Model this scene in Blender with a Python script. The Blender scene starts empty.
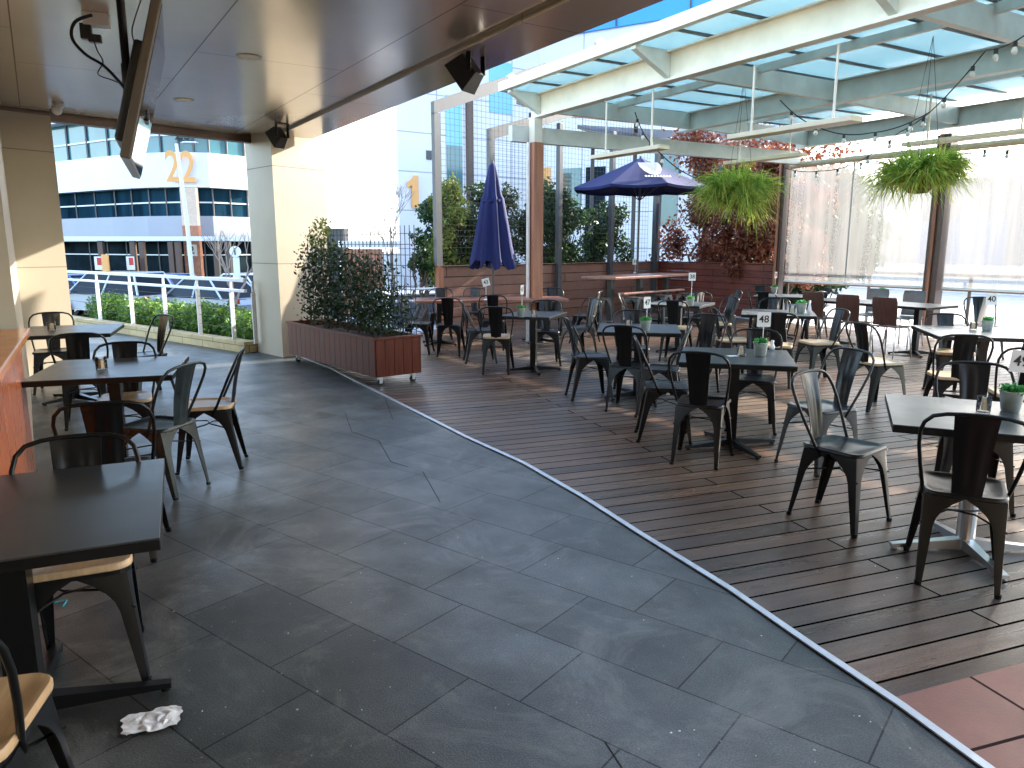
import bpy, bmesh, math, random
import numpy as np
from mathutils import Vector, Matrix
random.seed(4); RNG = np.random.default_rng(4)
D = bpy.data; SC = bpy.context.scene; COL = SC.collection
R = math.radians
# ---------------------------------------------------------------- camera model (also used to turn pixels into points on the ground)
F, YH, H = 740., 246., 1.6
PITCH = math.atan((384 - YH) / F)
def ray(u, v):
    a = (u - 512) / F; b = (384 - v) / F
    return (a, math.cos(PITCH) + b * math.sin(PITCH), -math.sin(PITCH) + b * math.cos(PITCH))
def g(u, v, z=0.):
    r = ray(u, v); t = (z - H) / r[2]; return (r[0] * t, r[1] * t)
def at(u, v, y):
    r = ray(u, v); t = y / r[1]; return (r[0] * t, y, H + r[2] * t)
A_ = R(32.3)
U = Vector((-math.sin(A_), math.cos(A_), 0)); V = Vector((math.cos(A_), math.sin(A_), 0))
P0 = Vector((.399, 11.713, 0))
def W(s, t, z=0.):          # pergola frame: s across to the right, t towards the camera
    p = P0 + V * s - U * t; return Vector((p.x, p.y, z))
RU = math.atan2(-U.y, -U.x)  # angle of the towards-camera axis
RV = math.atan2(V.y, V.x)
# ---------------------------------------------------------------- materials
def nodes(name):
    m = D.materials.new(name); m.use_nodes = True
    nt = m.node_tree; b = nt.nodes['Principled BSDF']; return m, nt, b
def N(nt, t, **k):
    n = nt.nodes.new(t)
    for a, v in k.items():
        if a.startswith('i_'): n.inputs[a[2:].replace('_', ' ')].default_value = v
        else: setattr(n, a, v)
    return n
def mat(name, c, rough=.5, metal=0., var=.12, scale=8., bump=.0, bscale=60., c2=None, alpha=None, spec=None, coat=0., rvar=0., stretch=None):
    m, nt, b = nodes(name); L = nt.links.new
    b.inputs['Roughness'].default_value = rough; b.inputs['Metallic'].default_value = metal
    if coat: b.inputs['Coat Weight'].default_value = coat; b.inputs['Coat Roughness'].default_value = .1
    if spec is not None: b.inputs['Specular IOR Level'].default_value = spec
    tc = N(nt, 'ShaderNodeTexCoord'); src = tc.outputs['Object']
    if stretch:
        mp = N(nt, 'ShaderNodeMapping'); mp.inputs['Scale'].default_value = stretch; L(src, mp.inputs['Vector']); src = mp.outputs['Vector']
    n = N(nt, 'ShaderNodeTexNoise', i_Scale=scale, i_Detail=6., i_Roughness=.6); L(src, n.inputs['Vector'])
    r = N(nt, 'ShaderNodeValToRGB'); L(n.outputs['Fac'], r.inputs['Fac'])
    c2 = c2 or tuple(min(1, x * (1 + var)) for x in c); c1 = tuple(x * (1 - var) for x in c) if c2 is None or True else c
    r.color_ramp.elements[0].position = .3; r.color_ramp.elements[1].position = .7
    r.color_ramp.elements[0].color = (*c1, 1); r.color_ramp.elements[1].color = (*c2, 1)
    L(r.outputs['Color'], b.inputs['Base Color'])
    if rvar:
        mr = N(nt, 'ShaderNodeMapRange'); mr.inputs['From Min'].default_value = .3; mr.inputs['From Max'].default_value = .7
        mr.inputs['To Min'].default_value = max(0.02, rough - rvar); mr.inputs['To Max'].default_value = rough + rvar
        L(n.outputs['Fac'], mr.inputs['Value']); L(mr.outputs['Result'], b.inputs['Roughness'])
    if bump:
        n2 = N(nt, 'ShaderNodeTexNoise', i_Scale=bscale, i_Detail=4.); L(src, n2.inputs['Vector'])
        bp = N(nt, 'ShaderNodeBump', i_Strength=bump, i_Distance=.01); L(n2.outputs['Fac'], bp.inputs['Height']); L(bp.outputs['Normal'], b.inputs['Normal'])
    return m
def brick(name, c1, c2, cm, w, h, mort, rot, rough=.5, off=.5, loc=(0, 0, 0), nz=.35, nscale=3., bump=.3, rvar=.12, stretch=None, metal=0., spec=None, dots=False, coord='Object', c3=None):
    m, nt, b = nodes(name); L = nt.links.new
    b.inputs['Roughness'].default_value = rough; b.inputs['Metallic'].default_value = metal
    if spec is not None: b.inputs['Specular IOR Level'].default_value = spec
    tc = N(nt, 'ShaderNodeTexCoord'); mp = N(nt, 'ShaderNodeMapping'); mp.vector_type = 'POINT'
    mp.inputs['Rotation'].default_value = rot if isinstance(rot, tuple) else (0, 0, -rot); mp.inputs['Location'].default_value = loc
    L(tc.outputs[coord], mp.inputs['Vector'])
    bt = N(nt, 'ShaderNodeTexBrick', offset=off, offset_frequency=2, squash=1.)
    for k, v in (('Scale', 1.), ('Mortar Size', mort), ('Mortar Smooth', .1), ('Bias', 0.), ('Brick Width', w), ('Row Height', h)): bt.inputs[k].default_value = v
    bt.inputs['Color1'].default_value = (*c1, 1); bt.inputs['Color2'].default_value = (*c2, 1); bt.inputs['Mortar'].default_value = (*cm, 1)
    L(mp.outputs['Vector'], bt.inputs['Vector'])
    src = mp.outputs['Vector']
    if stretch:
        m2 = N(nt, 'ShaderNodeMapping'); m2.inputs['Scale'].default_value = stretch; L(src, m2.inputs['Vector']); src = m2.outputs['Vector']
    n = N(nt, 'ShaderNodeTexNoise', i_Scale=nscale, i_Detail=8., i_Roughness=.65); L(src, n.inputs['Vector'])
    mr = N(nt, 'ShaderNodeMapRange'); mr.inputs['From Min'].default_value = .25; mr.inputs['From Max'].default_value = .75
    mr.inputs['To Min'].default_value = 1 - nz; mr.inputs['To Max'].default_value = 1 + nz; L(n.outputs['Fac'], mr.inputs['Value'])
    mx = N(nt, 'ShaderNodeMix', data_type='RGBA', blend_type='MULTIPLY'); mx.inputs['Factor'].default_value = 1
    L(bt.outputs['Color'], mx.inputs['A']); L(mr.outputs['Result'], mx.inputs['B'])
    out = mx.outputs['Result']
    if coord == 'Object' and c3 or 'deck' in name:      # fine grain and grime
        nf = N(nt, 'ShaderNodeTexNoise', i_Scale=160., i_Detail=2.); L(mp.outputs['Vector'], nf.inputs['Vector'])
        rf = N(nt, 'ShaderNodeMapRange'); rf.inputs['From Min'].default_value = .3; rf.inputs['From Max'].default_value = .7; rf.inputs['To Min'].default_value = .55 if c3 else .75; rf.inputs['To Max'].default_value = 1.5 if c3 else 1.25; L(nf.outputs['Fac'], rf.inputs['Value'])
        ng = N(nt, 'ShaderNodeTexNoise', i_Scale=1.1, i_Detail=5., i_Distortion=.8); L(mp.outputs['Vector'], ng.inputs['Vector'])
        rg_ = N(nt, 'ShaderNodeMapRange'); rg_.inputs['From Min'].default_value = .35; rg_.inputs['From Max'].default_value = .6; rg_.inputs['To Min'].default_value = .72; rg_.inputs['To Max'].default_value = 1.1; L(ng.outputs['Fac'], rg_.inputs['Value'])
        mm = N(nt, 'ShaderNodeMath', operation='MULTIPLY'); L(rf.outputs['Result'], mm.inputs[0]); L(rg_.outputs['Result'], mm.inputs[1])
        if not c3:      # boards weather to grey where they are walked on
            nw = N(nt, 'ShaderNodeTexNoise', i_Scale=.33, i_Detail=4., i_Distortion=.5); L(mp.outputs['Vector'], nw.inputs['Vector'])
            rw = N(nt, 'ShaderNodeMapRange'); rw.inputs['From Min'].default_value = .42; rw.inputs['From Max'].default_value = .58; rw.inputs['To Min'].default_value = .1; rw.inputs['To Max'].default_value = .75; L(nw.outputs['Fac'], rw.inputs['Value'])
            hs = N(nt, 'ShaderNodeHueSaturation'); hs.inputs['Saturation'].default_value = .42; hs.inputs['Value'].default_value = .72; hs.inputs['Hue'].default_value = .53; L(out, hs.inputs['Color'])
            mw = N(nt, 'ShaderNodeMix', data_type='RGBA'); L(rw.outputs['Result'], mw.inputs['Factor']); L(out, mw.inputs['A']); L(hs.outputs['Color'], mw.inputs['B']); out = mw.outputs['Result']
        mg = N(nt, 'ShaderNodeMix', data_type='RGBA', blend_type='MULTIPLY'); mg.inputs['Factor'].default_value = 1; L(out, mg.inputs['A']); L(mm.outputs[0], mg.inputs['B']); out = mg.outputs['Result']
    if c3:      # worn pale patches
        n3 = N(nt, 'ShaderNodeTexNoise', i_Scale=1.5, i_Detail=9., i_Roughness=.78, i_Distortion=1.2); L(mp.outputs['Vector'], n3.inputs['Vector'])
        r3 = N(nt, 'ShaderNodeMapRange'); r3.inputs['From Min'].default_value = .50; r3.inputs['From Max'].default_value = .70; L(n3.outputs['Fac'], r3.inputs['Value'])
        r3.inputs['To Max'].default_value = .75
        m3 = N(nt, 'ShaderNodeMix', data_type='RGBA'); L(r3.outputs['Result'], m3.inputs['Factor']); L(out, m3.inputs['A']); m3.inputs['B'].default_value = (*c3, 1); out = m3.outputs['Result']
        sp = N(nt, 'ShaderNodeTexNoise', i_Scale=55., i_Detail=2.); L(mp.outputs['Vector'], sp.inputs['Vector'])
        rs = N(nt, 'ShaderNodeMapRange'); rs.inputs['From Min'].default_value = .73; rs.inputs['From Max'].default_value = .76; L(sp.outputs['Fac'], rs.inputs['Value'])
        rs.inputs['To Max'].default_value = .7
        m4 = N(nt, 'ShaderNodeMix', data_type='RGBA'); L(rs.outputs['Result'], m4.inputs['Factor']); L(out, m4.inputs['A']); m4.inputs['B'].default_value = (*[min(1, x * 2.2) for x in c3], 1); out = m4.outputs['Result']
    L(out, b.inputs['Base Color'])
    so_ = N(nt, 'ShaderNodeMapRange'); so_.inputs['To Min'].default_value = .5 if spec is None else spec; so_.inputs['To Max'].default_value = .22 if c3 else 0.; L(bt.outputs['Fac'], so_.inputs['Value']); L(so_.outputs['Result'], b.inputs['Specular IOR Level'])
    if rvar:
        m5 = N(nt, 'ShaderNodeMapRange'); m5.inputs['From Min'].default_value = .3; m5.inputs['From Max'].default_value = .7
        m5.inputs['To Min'].default_value = max(.03, rough - rvar); m5.inputs['To Max'].default_value = rough + rvar
        n5 = N(nt, 'ShaderNodeTexNoise', i_Scale=nscale * .6, i_Detail=5.); L(src, n5.inputs['Vector']); L(n5.outputs['Fac'], m5.inputs['Value']); L(m5.outputs['Result'], b.inputs['Roughness'])
    if bump:
        fn = N(nt, 'ShaderNodeTexNoise', i_Scale=170., i_Detail=5.); L(mp.outputs['Vector'], fn.inputs['Vector'])
        ad = N(nt, 'ShaderNodeMath', operation='MULTIPLY_ADD'); L(bt.outputs['Fac'], ad.inputs[0]); ad.inputs[1].default_value = -1.; L(fn.outputs['Fac'], ad.inputs[2])
        bp = N(nt, 'ShaderNodeBump', i_Strength=bump, i_Distance=.006); L(ad.outputs[0], bp.inputs['Height']); L(bp.outputs['Normal'], b.inputs['Normal'])
    return m
def leafmat(name, c1, c2, c3=None, trans=.35):
    m, nt, b = nodes(name); L = nt.links.new
    tc = N(nt, 'ShaderNodeTexCoord'); n = N(nt, 'ShaderNodeTexNoise', i_Scale=9., i_Detail=3.); L(tc.outputs['Object'], n.inputs['Vector'])
    r = N(nt, 'ShaderNodeValToRGB'); L(n.outputs['Fac'], r.inputs['Fac']); e = r.color_ramp.elements
    e[0].position = .35; e[0].color = (*c1, 1); e[1].position = .65; e[1].color = (*c2, 1)
    if c3: x = e.new(.52); x.color = (*c3, 1)
    L(r.outputs['Color'], b.inputs['Base Color']); b.inputs['Roughness'].default_value = .5
    t = N(nt, 'ShaderNodeBsdfTranslucent'); L(r.outputs['Color'], t.inputs['Color'])
    mx = N(nt, 'ShaderNodeMixShader'); mx.inputs[0].default_value = trans
    L(b.outputs[0], mx.inputs[1]); L(t.outputs[0], mx.inputs[2]); L(mx.outputs[0], nt.nodes['Material Output'].inputs['Surface'])
    return m
def sheer(name, c, trans, transl=.5, rough=.25, streak=False):   # see-through sheet: part clear, part milky
    m, nt, b = nodes(name); L = nt.links.new
    nt.nodes.remove(b)
    tp = N(nt, 'ShaderNodeBsdfTransparent'); df = N(nt, 'ShaderNodeBsdfDiffuse'); tl = N(nt, 'ShaderNodeBsdfTranslucent'); gl = N(nt, 'ShaderNodeBsdfGlossy')
    tp.inputs['Color'].default_value = (*[min(1, .6 + .4 * x) for x in c], 1)
    for x in (df, tl): x.inputs['Color'].default_value = (*c, 1)
    gl.inputs['Roughness'].default_value = rough; gl.inputs['Color'].default_value = (.9, .9, .9, 1)
    a = N(nt, 'ShaderNodeMixShader'); a.inputs[0].default_value = transl; L(df.outputs[0], a.inputs[1]); L(tl.outputs[0], a.inputs[2])
    k = N(nt, 'ShaderNodeMixShader'); k.inputs[0].default_value = trans; L(a.outputs[0], k.inputs[1]); L(tp.outputs[0], k.inputs[2])
    if streak:
        tc = N(nt, 'ShaderNodeTexCoord'); mp = N(nt, 'ShaderNodeMapping'); mp.inputs['Scale'].default_value = (5, 5, .25); L(tc.outputs['Object'], mp.inputs['Vector'])
        n = N(nt, 'ShaderNodeTexNoise', i_Scale=1.2, i_Detail=4.); L(mp.outputs['Vector'], n.inputs['Vector'])
        mr = N(nt, 'ShaderNodeMapRange'); mr.inputs['From Min'].default_value = .3; mr.inputs['From Max'].default_value = .7
        mr.inputs['To Min'].default_value = trans - .12; mr.inputs['To Max'].default_value = trans + .08; L(n.outputs['Fac'], mr.inputs['Value']); L(mr.outputs['Result'], k.inputs[0])
    f = N(nt, 'ShaderNodeFresnel'); f.inputs['IOR'].default_value = 1.15 if 'clear_glass' in name else 1.45
    o = N(nt, 'ShaderNodeMixShader'); L(f.outputs[0], o.inputs[0]); L(k.outputs[0], o.inputs[1]); L(gl.outputs[0], o.inputs[2])
    L(o.outputs[0], nt.nodes['Material Output'].inputs['Surface'])
    return m
M = {}
M['paver'] = brick('bluestone_pavers', (.044, .049, .045), (.088, .095, .088), (.018, .019, .018), .65, .42, .0035, R(-38), rough=.40, off=.37, loc=(.15, .2, 0), nz=.45, nscale=4., bump=.22, c3=(.19, .195, .175), rvar=.10)
M['deck'] = brick('weathered_deck_boards', (.085, .042, .021), (.20, .102, .052), (.006, .005, .004), 5.2, .145, .007, R(20), rough=.33, off=.43, nz=.4, nscale=2., stretch=(.5, 9, 1), bump=.3, rvar=.10)
M['pave_light'] = brick('light_paving', (.42, .40, .37), (.5, .48, .45), (.3, .28, .26), .4, .2, .006, RV, rough=.6, bump=.2)
M['terracotta'] = brick('terracotta_tiles', (.26, .10, .065), (.30, .12, .08), (.05, .03, .025), .42, .42, .007, R(18), rough=.5, off=0., loc=(.1, .12, 0), nz=.2, bump=.4)
M['asphalt'] = mat('asphalt', (.07, .07, .072), .85, bump=.4)
M['pathway'] = mat('concrete_path', (.32, .31, .29), .8, bump=.2)
M['strip'] = mat('aluminium_edging', (.62, .64, .66), .4, .7, bump=.1)
M['joint'] = mat('joint_sand', (.012, .012, .013), .9)
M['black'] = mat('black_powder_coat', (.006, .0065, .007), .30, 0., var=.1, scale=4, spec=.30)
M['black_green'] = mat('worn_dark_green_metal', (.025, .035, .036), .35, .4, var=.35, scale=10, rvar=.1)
M['gun_and_lit'] = mat('gunmetal_and_lit_black', (.04, .043, .045), .3, .6, var=.2, scale=25)  # stool gunmetal; on black chairs this lighter grey stands in for sun
M['wood_seat'] = mat('pale_seat_timber', (.46, .31, .17), .4, var=.18, scale=3., stretch=(14, 1, 1), bump=.1)
M['top'] = mat('dark_laminate_top', (.040, .046, .050), .32, var=.12, scale=3., rvar=.06)
M['topgrey'] = mat('grey_laminate_top', (.13, .135, .135), .3, var=.12, scale=3., rvar=.06)
M['edge'] = mat('grey_edge_band', (.25, .24, .23), .4)
M['chrome'] = mat('polished_aluminium', (.6, .6, .6), .3, 1., var=.05)
M['ply'] = mat('chestnut_ply', (.085, .035, .025), .3, var=.3, scale=3., stretch=(10, 10, 1))
M['ply_grey'] = mat('grey_ply', (.12, .105, .10), .35, var=.2)
M['beige'] = brick('beige_cladding', (.43, .37, .275), (.445, .38, .285), (.25, .22, .18), 6., 1.35, .006, (R(90), 0, 0), rough=.45, off=0., loc=(0, 0, 0), nz=.04, bump=.03, rvar=.05)
M['beige_plain'] = mat('beige_panel', (.48, .41, .31), .45, var=.05, scale=2.)
M['siding'] = brick('grooved_beige_siding', (.53, .47, .37), (.54, .48, .38), (.22, .2, .16), 9., .11, .006, (R(90), 0, 0), rough=.5, off=0., nz=.03, bump=.3, rvar=.03)
M['soffit'] = brick('bronze_metal_soffit', (.66, .60, .52), (.68, .615, .53), (.2, .18, .16), 3.4, 1.25, .005, RU, rough=.2, off=.35, nz=.05, nscale=1.2, bump=0, rvar=.04, metal=.5)
M['soffit_dark'] = mat('soffit_channel', (.16, .11, .075), .35, .6)
M['redwood'] = brick('red_stained_boards', (.13, .030, .017), (.18, .045, .026), (.02, .008, .006), 2.4, .15, .006, (R(90), 0, 0), rough=.4, off=.4, nz=.35, nscale=2., stretch=(1, 1, 6), bump=.3)
M['fencewood'] = brick('brown_stained_boards', (.18, .08, .052), (.24, .11, .075), (.03, .015, .01), 2.4, .2, .007, (R(90), 0, 0), rough=.45, off=.4, nz=.3, nscale=2., stretch=(1, 1, 6), bump=.3)
M['post_wood'] = mat('merbau_cladding', (.30, .12, .065), .4, var=.3, scale=2., stretch=(8, 8, .6), bump=.1)
M['planter_wood'] = mat('oiled_planter_timber', (.13, .026, .010), .45, var=.5, spec=.25, scale=2.5, stretch=(9, 9, .7), bump=.15, rvar=.1)
M['darkpost'] = mat('dark_brown_paint', (.085, .05, .04), .4, var=.15)
M['tabletimber'] = mat('red_table_timber', (.24, .095, .06), .3, var=.3, scale=2., stretch=(2, 12, 1))
M['counter'] = mat('varnished_counter_front', (.50, .13, .03), .3, var=.3, scale=2., stretch=(9, 9, .8), rvar=.05)
M['cream'] = mat('cream_paint', (.68, .64, .53), .4, var=.12, scale=2.)
M['steel_sage'] = mat('pale_grey_steel_paint', (.54, .56, .51), .4, var=.16, scale=2.5)
M['heater'] = mat('cream_heater_panel', (.66, .58, .40), .4, var=.06)
M['steelgrey'] = mat('grey_frame_paint', (.09, .09, .088), .5, var=.08)
M['railbrown'] = mat('brown_grey_rail', (.12, .10, .085), .45)
M['darksteel'] = mat('dark_grey_frame', (.06, .062, .065), .4)
M['white'] = mat('white_paint', (.75, .75, .75), .4, var=.04)
M['whitepipe'] = mat('white_downpipe', (.7, .68, .64), .4)
M['black_plastic'] = mat('black_plastic', (.015, .015, .016), .4)
M['tvbezel'] = mat('tv_casing', (.12, .095, .075), .3)
M['screen'] = mat('tv_glass', (.01, .01, .012), .06, spec=.8)
M['wire'] = mat('dark_wire', (.05, .045, .04), .5, .5)
M['glassroof'] = sheer('frosted_teal_glass', (.66, .92, .95), .34, .9)
M['pvc'] = sheer('clear_pvc_blind', (.40, .385, .37), .56, .40, streak=True)
M['jar'] = sheer('clear_glass', (.97, .98, .98), .95, .3, .05)
M['sugar'] = mat('sugar_sachets', (.72, .58, .36), .7, var=.35, scale=90)
M['pot'] = mat('galvanised_pot', (.36, .40, .36), .35, .5, var=.2, scale=20)
M['herb'] = leafmat('herb_green', (.05, .28, .06), (.12, .45, .10))
M['card'] = mat('white_sign_card', (.78, .76, .70), .5, var=.03)
M['cardpink'] = mat('pinkish_sign_card', (.75, .55, .48), .5, var=.03)
M['ink'] = mat('black_ink', (.01, .01, .01), .6)
M['navy'] = mat('navy_canvas', (.003, .010, .085), .8, var=.15, scale=4.)
M['logo'] = mat('white_print', (.8, .8, .85), .6)
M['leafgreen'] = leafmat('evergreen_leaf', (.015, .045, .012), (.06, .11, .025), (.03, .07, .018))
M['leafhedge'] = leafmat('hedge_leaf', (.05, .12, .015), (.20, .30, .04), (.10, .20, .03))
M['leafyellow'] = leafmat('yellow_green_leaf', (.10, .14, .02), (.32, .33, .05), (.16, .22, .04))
M['leafred'] = leafmat('autumn_leaf', (.10, .03, .02), (.36, .14, .06), (.22, .06, .03))
M['leafdark'] = leafmat('dark_planter_leaf', (.010, .022, .008), (.04, .085, .025), (.022, .048, .015), trans=.2)
M['grassy'] = leafmat('grassy_frond', (.14, .26, .03), (.62, .62, .14), (.36, .47, .07), trans=.55)
M['bark'] = mat('bark', (.10, .075, .055), .8, bump=.5, bscale=30)
M['barkpale'] = mat('pale_bark', (.28, .22, .18), .8)
M['coir'] = mat('coir_liner', (.20, .12, .06), .9, bump=.5)
M['soil'] = mat('soil', (.05, .035, .025), .95, bump=.6)
M['sandstone'] = brick('sandstone_blocks', (.42, .31, .15), (.48, .36, .18), (.2, .15, .09), .5, .11, .006, (R(90), 0, 0), rough=.7, nz=.25, bump=.4)
M['b22_white'] = mat('white_facade_panel', (.78, .77, .76), .5, var=.03, scale=.3)
M['b22_grey'] = mat('grey_facade_panel', (.34, .36, .42), .5, var=.05, scale=.3)
M['glassblue'] = mat('tinted_window_glass', (.008, .015, .03), .5, 0., var=.7, scale=.5, stretch=(1, 1, .15), c2=(.02, .07, .11), spec=0.)
M['glassteal'] = mat('teal_window_glass', (.07, .19, .22), .1, .0, var=.25, scale=.3)
M['glassdark'] = mat('dark_shopfront_glass', (.012, .02, .025), .5, spec=0., var=.6, scale=.5)
M['lilac'] = brick('pale_wall_panels', (.72, .71, .74), (.74, .73, .76), (.35, .36, .42), 3.0, 1.5, .02, (R(90), 0, 0), rough=.5, off=0., nz=.03, nscale=.3, bump=0, rvar=0)
M['brightblue'] = mat('bright_blue_cladding', (.01, .28, .75), .35, var=.05, scale=.4)
M['skyblue'] = mat('light_blue_cladding', (.22, .55, .75), .35, var=.1, scale=.4)
M['orange'] = mat('orange_paint', (.85, .42, .14), .5, var=.04)
M['brickorange'] = brick('orange_brick', (.45, .15, .07), (.5, .18, .09), (.3, .2, .15), .25, .08, .01, (R(90), 0, 0), rough=.7)
M['tan'] = mat('tan_render', (.7, .52, .4), .6)
M['whitewall'] = mat('white_render', (.8, .79, .76), .6, var=.03, scale=.5)
M['greywall'] = mat('grey_beige_render', (.36, .33, .30), .7, var=.1, scale=.5)
M['roofdark'] = mat('dark_roof_metal', (.09, .085, .085), .5)
M['shingle'] = brick('pale_screen_brickwork', (.62, .60, .64), (.7, .68, .72), (.30, .22, .22), .4, .16, .03, (R(90), 0, 0), rough=.6, nz=.1, bump=.2)
M['rubber'] = mat('rubber', (.015, .015, .015), .7)
M['car_silver'] = mat('silver_car_paint', (.42, .46, .52), .3, .3, var=.03, coat=1.)
M['car_white'] = mat('white_car_paint', (.75, .77, .8), .3, .0, var=.03, coat=1.)
M['car_blue'] = mat('blue_car_paint', (.02, .09, .3), .25, .3, var=.05, coat=1.)
M['carglass'] = mat('car_window_glass', (.012, .018, .028), .15, spec=.12)
M['lamp_red'] = mat('tail_lamp', (.4, .02, .02), .2)
M['bulb'] = mat('clear_bulb', (.75, .75, .72), .12, spec=.8)
M['lightdisc'] = mat('downlight_diffuser', (.85, .82, .7), .4)
M['tissue'] = mat('white_tissue', (.75, .75, .74), .8, bump=.3, bscale=20)
M['straw'] = mat('blue_plastic', (.02, .35, .45), .4)
# ---------------------------------------------------------------- object helpers
def tag(o, label=None, cat=None, group=None, kind=None):
    if label: o['label'] = label
    if cat: o['category'] = cat
    if group: o['group'] = group
    if kind: o['kind'] = kind
    return o
def empty(name, loc=(0, 0, 0), rz=0., label=None, cat=None, group=None):
    o = D.objects.new(name, None); COL.objects.link(o); o.empty_display_size = .1
    o.location = loc; o.rotation_euler = (0, 0, rz); return tag(o, label, cat, group)
def link(name, me, m, parent=None, smooth=False, loc=None, rz=None):
    o = D.objects.new(name, me); COL.objects.link(o)
    if m: me.materials.clear(); me.materials.append(m)
    if smooth:
        me.polygons.foreach_set('use_smooth', [True] * len(me.polygons))
    if parent: o.parent = parent
    if loc is not None: o.location = loc
    if rz is not None: o.rotation_euler = (0, 0, rz)
    return o
class MB:
    def __init__(s): s.bm = bmesh.new()
    def box(s, c, d, rz=0., bev=0., mtx=None):
        r = bmesh.ops.create_cube(s.bm, size=1.); vs = r['verts']
        bmesh.ops.scale(s.bm, vec=d, verts=vs)
        if bev:
            es = list({e for v in vs for e in v.link_edges})
            rr = bmesh.ops.bevel(s.bm, geom=es, offset=bev, segments=2, affect='EDGES', profile=.5); vs = list({v for f in rr['faces'] for v in f.verts} | {v for v in vs if v.is_valid})
        if mtx: bmesh.ops.transform(s.bm, matrix=mtx, verts=vs)
        if rz: bmesh.ops.rotate(s.bm, cent=(0, 0, 0), matrix=Matrix.Rotation(rz, 3, 'Z'), verts=vs)
        bmesh.ops.translate(s.bm, vec=c, verts=vs); return s
    def seg(s, a, b, z0, z1, th):      # wall-like box from a to b
        a = Vector((a[0], a[1], 0)); b = Vector((b[0], b[1], 0)); d = b - a
        m = (a + b) / 2; return s.box((m.x, m.y, (z0 + z1) / 2), (d.length, th, z1 - z0), math.atan2(d.y, d.x))
    def tube(s, pts, r, n=8, closed=False, caps=True):
        pts = [Vector(p) for p in pts]; rings = []; K = len(pts)
        up = Vector((0, 0, 1)); prev = None
        for i, p in enumerate(pts):
            if closed: t = pts[(i + 1) % K] - pts[i - 1]
            else: t = (pts[min(i + 1, K - 1)] - pts[max(i - 1, 0)])
            t.normalize()
            if prev is None:
                x = t.cross(up)
                if x.length < .1: x = t.cross(Vector((0, 1, 0)))
            else: x = prev - t * prev.dot(t)
            x.normalize(); prev = x; y = t.cross(x)
            rr = r[i] if isinstance(r, (list, tuple)) else r
            rings.append([s.bm.verts.new(p + (x * math.cos(a) + y * math.sin(a)) * rr) for a in [2 * math.pi * k / n for k in range(n)]])
        m = K if closed else K - 1
        for i in range(m):
            a, b = rings[i], rings[(i + 1) % K]
            for k in range(n): s.bm.faces.new((a[k], a[(k + 1) % n], b[(k + 1) % n], b[k]))
        if caps and not closed:
            s.bm.faces.new(rings[0][::-1]); s.bm.faces.new(rings[-1])
        return s
    def lathe(s, prof, n=20, c=(0, 0, 0)):
        rings = []
        for (r, z) in prof: rings.append([s.bm.verts.new((c[0] + r * math.cos(2 * math.pi * k / n), c[1] + r * math.sin(2 * math.pi * k / n), c[2] + z)) for k in range(n)])
        for a, b in zip(rings, rings[1:]):
            for k in range(n): s.bm.faces.new((a[k], a[(k + 1) % n], b[(k + 1) % n], b[k]))
        s.bm.faces.new(rings[0][::-1]); s.bm.faces.new(rings[-1]); return s
    def prism(s, poly, z0, z1):
        a = [s.bm.verts.new((x, y, z0)) for x, y in poly]; b = [s.bm.verts.new((x, y, z1)) for x, y in poly]; n = len(poly)
        s.bm.faces.new(a[::-1]); s.bm.faces.new(b)
        for k in range(n): s.bm.faces.new((a[k], a[(k + 1) % n], b[(k + 1) % n], b[k]))
        return s
    def face(s, pts): s.bm.faces.new([s.bm.verts.new(p) for p in pts]); return s
    def build(s, name, m, parent=None, smooth=False, loc=None, rz=None, angle=None):
        bmesh.ops.recalc_face_normals(s.bm, faces=s.bm.faces)
        if angle:
            for f in s.bm.faces: f.smooth = True
            for e in s.bm.edges:
                if len(e.link_faces) == 2 and e.calc_face_angle(0) > angle: e.smooth = False
        me = D.meshes.new(name); s.bm.to_mesh(me); s.bm.free()
        o = link(name, me, m, parent, smooth, loc, rz); return o
def dup(root, loc, rz, label, group=None):
    c = root.copy(); COL.objects.link(c); c.location = loc; c.rotation_euler = (0, 0, rz)
    c['label'] = label
    if group: c['group'] = group
    for ch in kids[root.name]:
        k = ch.copy(); COL.objects.link(k); k.parent = c
    return c
kids = {}
def remember(root): kids[root.name] = list(root.children) if root.children else [o for o in D.objects if o.parent == root]
def leaves(name, m, parent, centers, radii, n, size, seed=0, aspect=1.8, droop=0., shell=.35, flat=None, label=None):
    rg = np.random.default_rng(seed)
    centers = np.array(centers, float); radii = np.array(radii, float)
    if radii.ndim == 1: radii = np.repeat(radii[:, None], 3, 1)
    w = np.prod(radii, 1) ** (2 / 3); w /= w.sum(); idx = rg.choice(len(centers), n, p=w)
    d = rg.normal(size=(n, 3)); d /= np.linalg.norm(d, axis=1)[:, None]
    rad = (shell + (1 - shell) * rg.random(n) ** .6)[:, None] * (1 + .12 * rg.normal(size=(n, 1)))
    p = centers[idx] + d * radii[idx] * rad
    a = rg.normal(size=(n, 3)); a[:, 2] -= droop; a /= np.linalg.norm(a, axis=1)[:, None]
    b = rg.normal(size=(n, 3)); b -= a * (a * b).sum(1)[:, None]; b /= np.linalg.norm(b, axis=1)[:, None]
    s = size * (.6 + .8 * rg.random(n))[:, None]
    q = np.stack([p - a * s, p + b * s / aspect, p + a * s, p - b * s / aspect], 1).reshape(-1, 3)
    return qmesh(name, q, n, m, parent)
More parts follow.
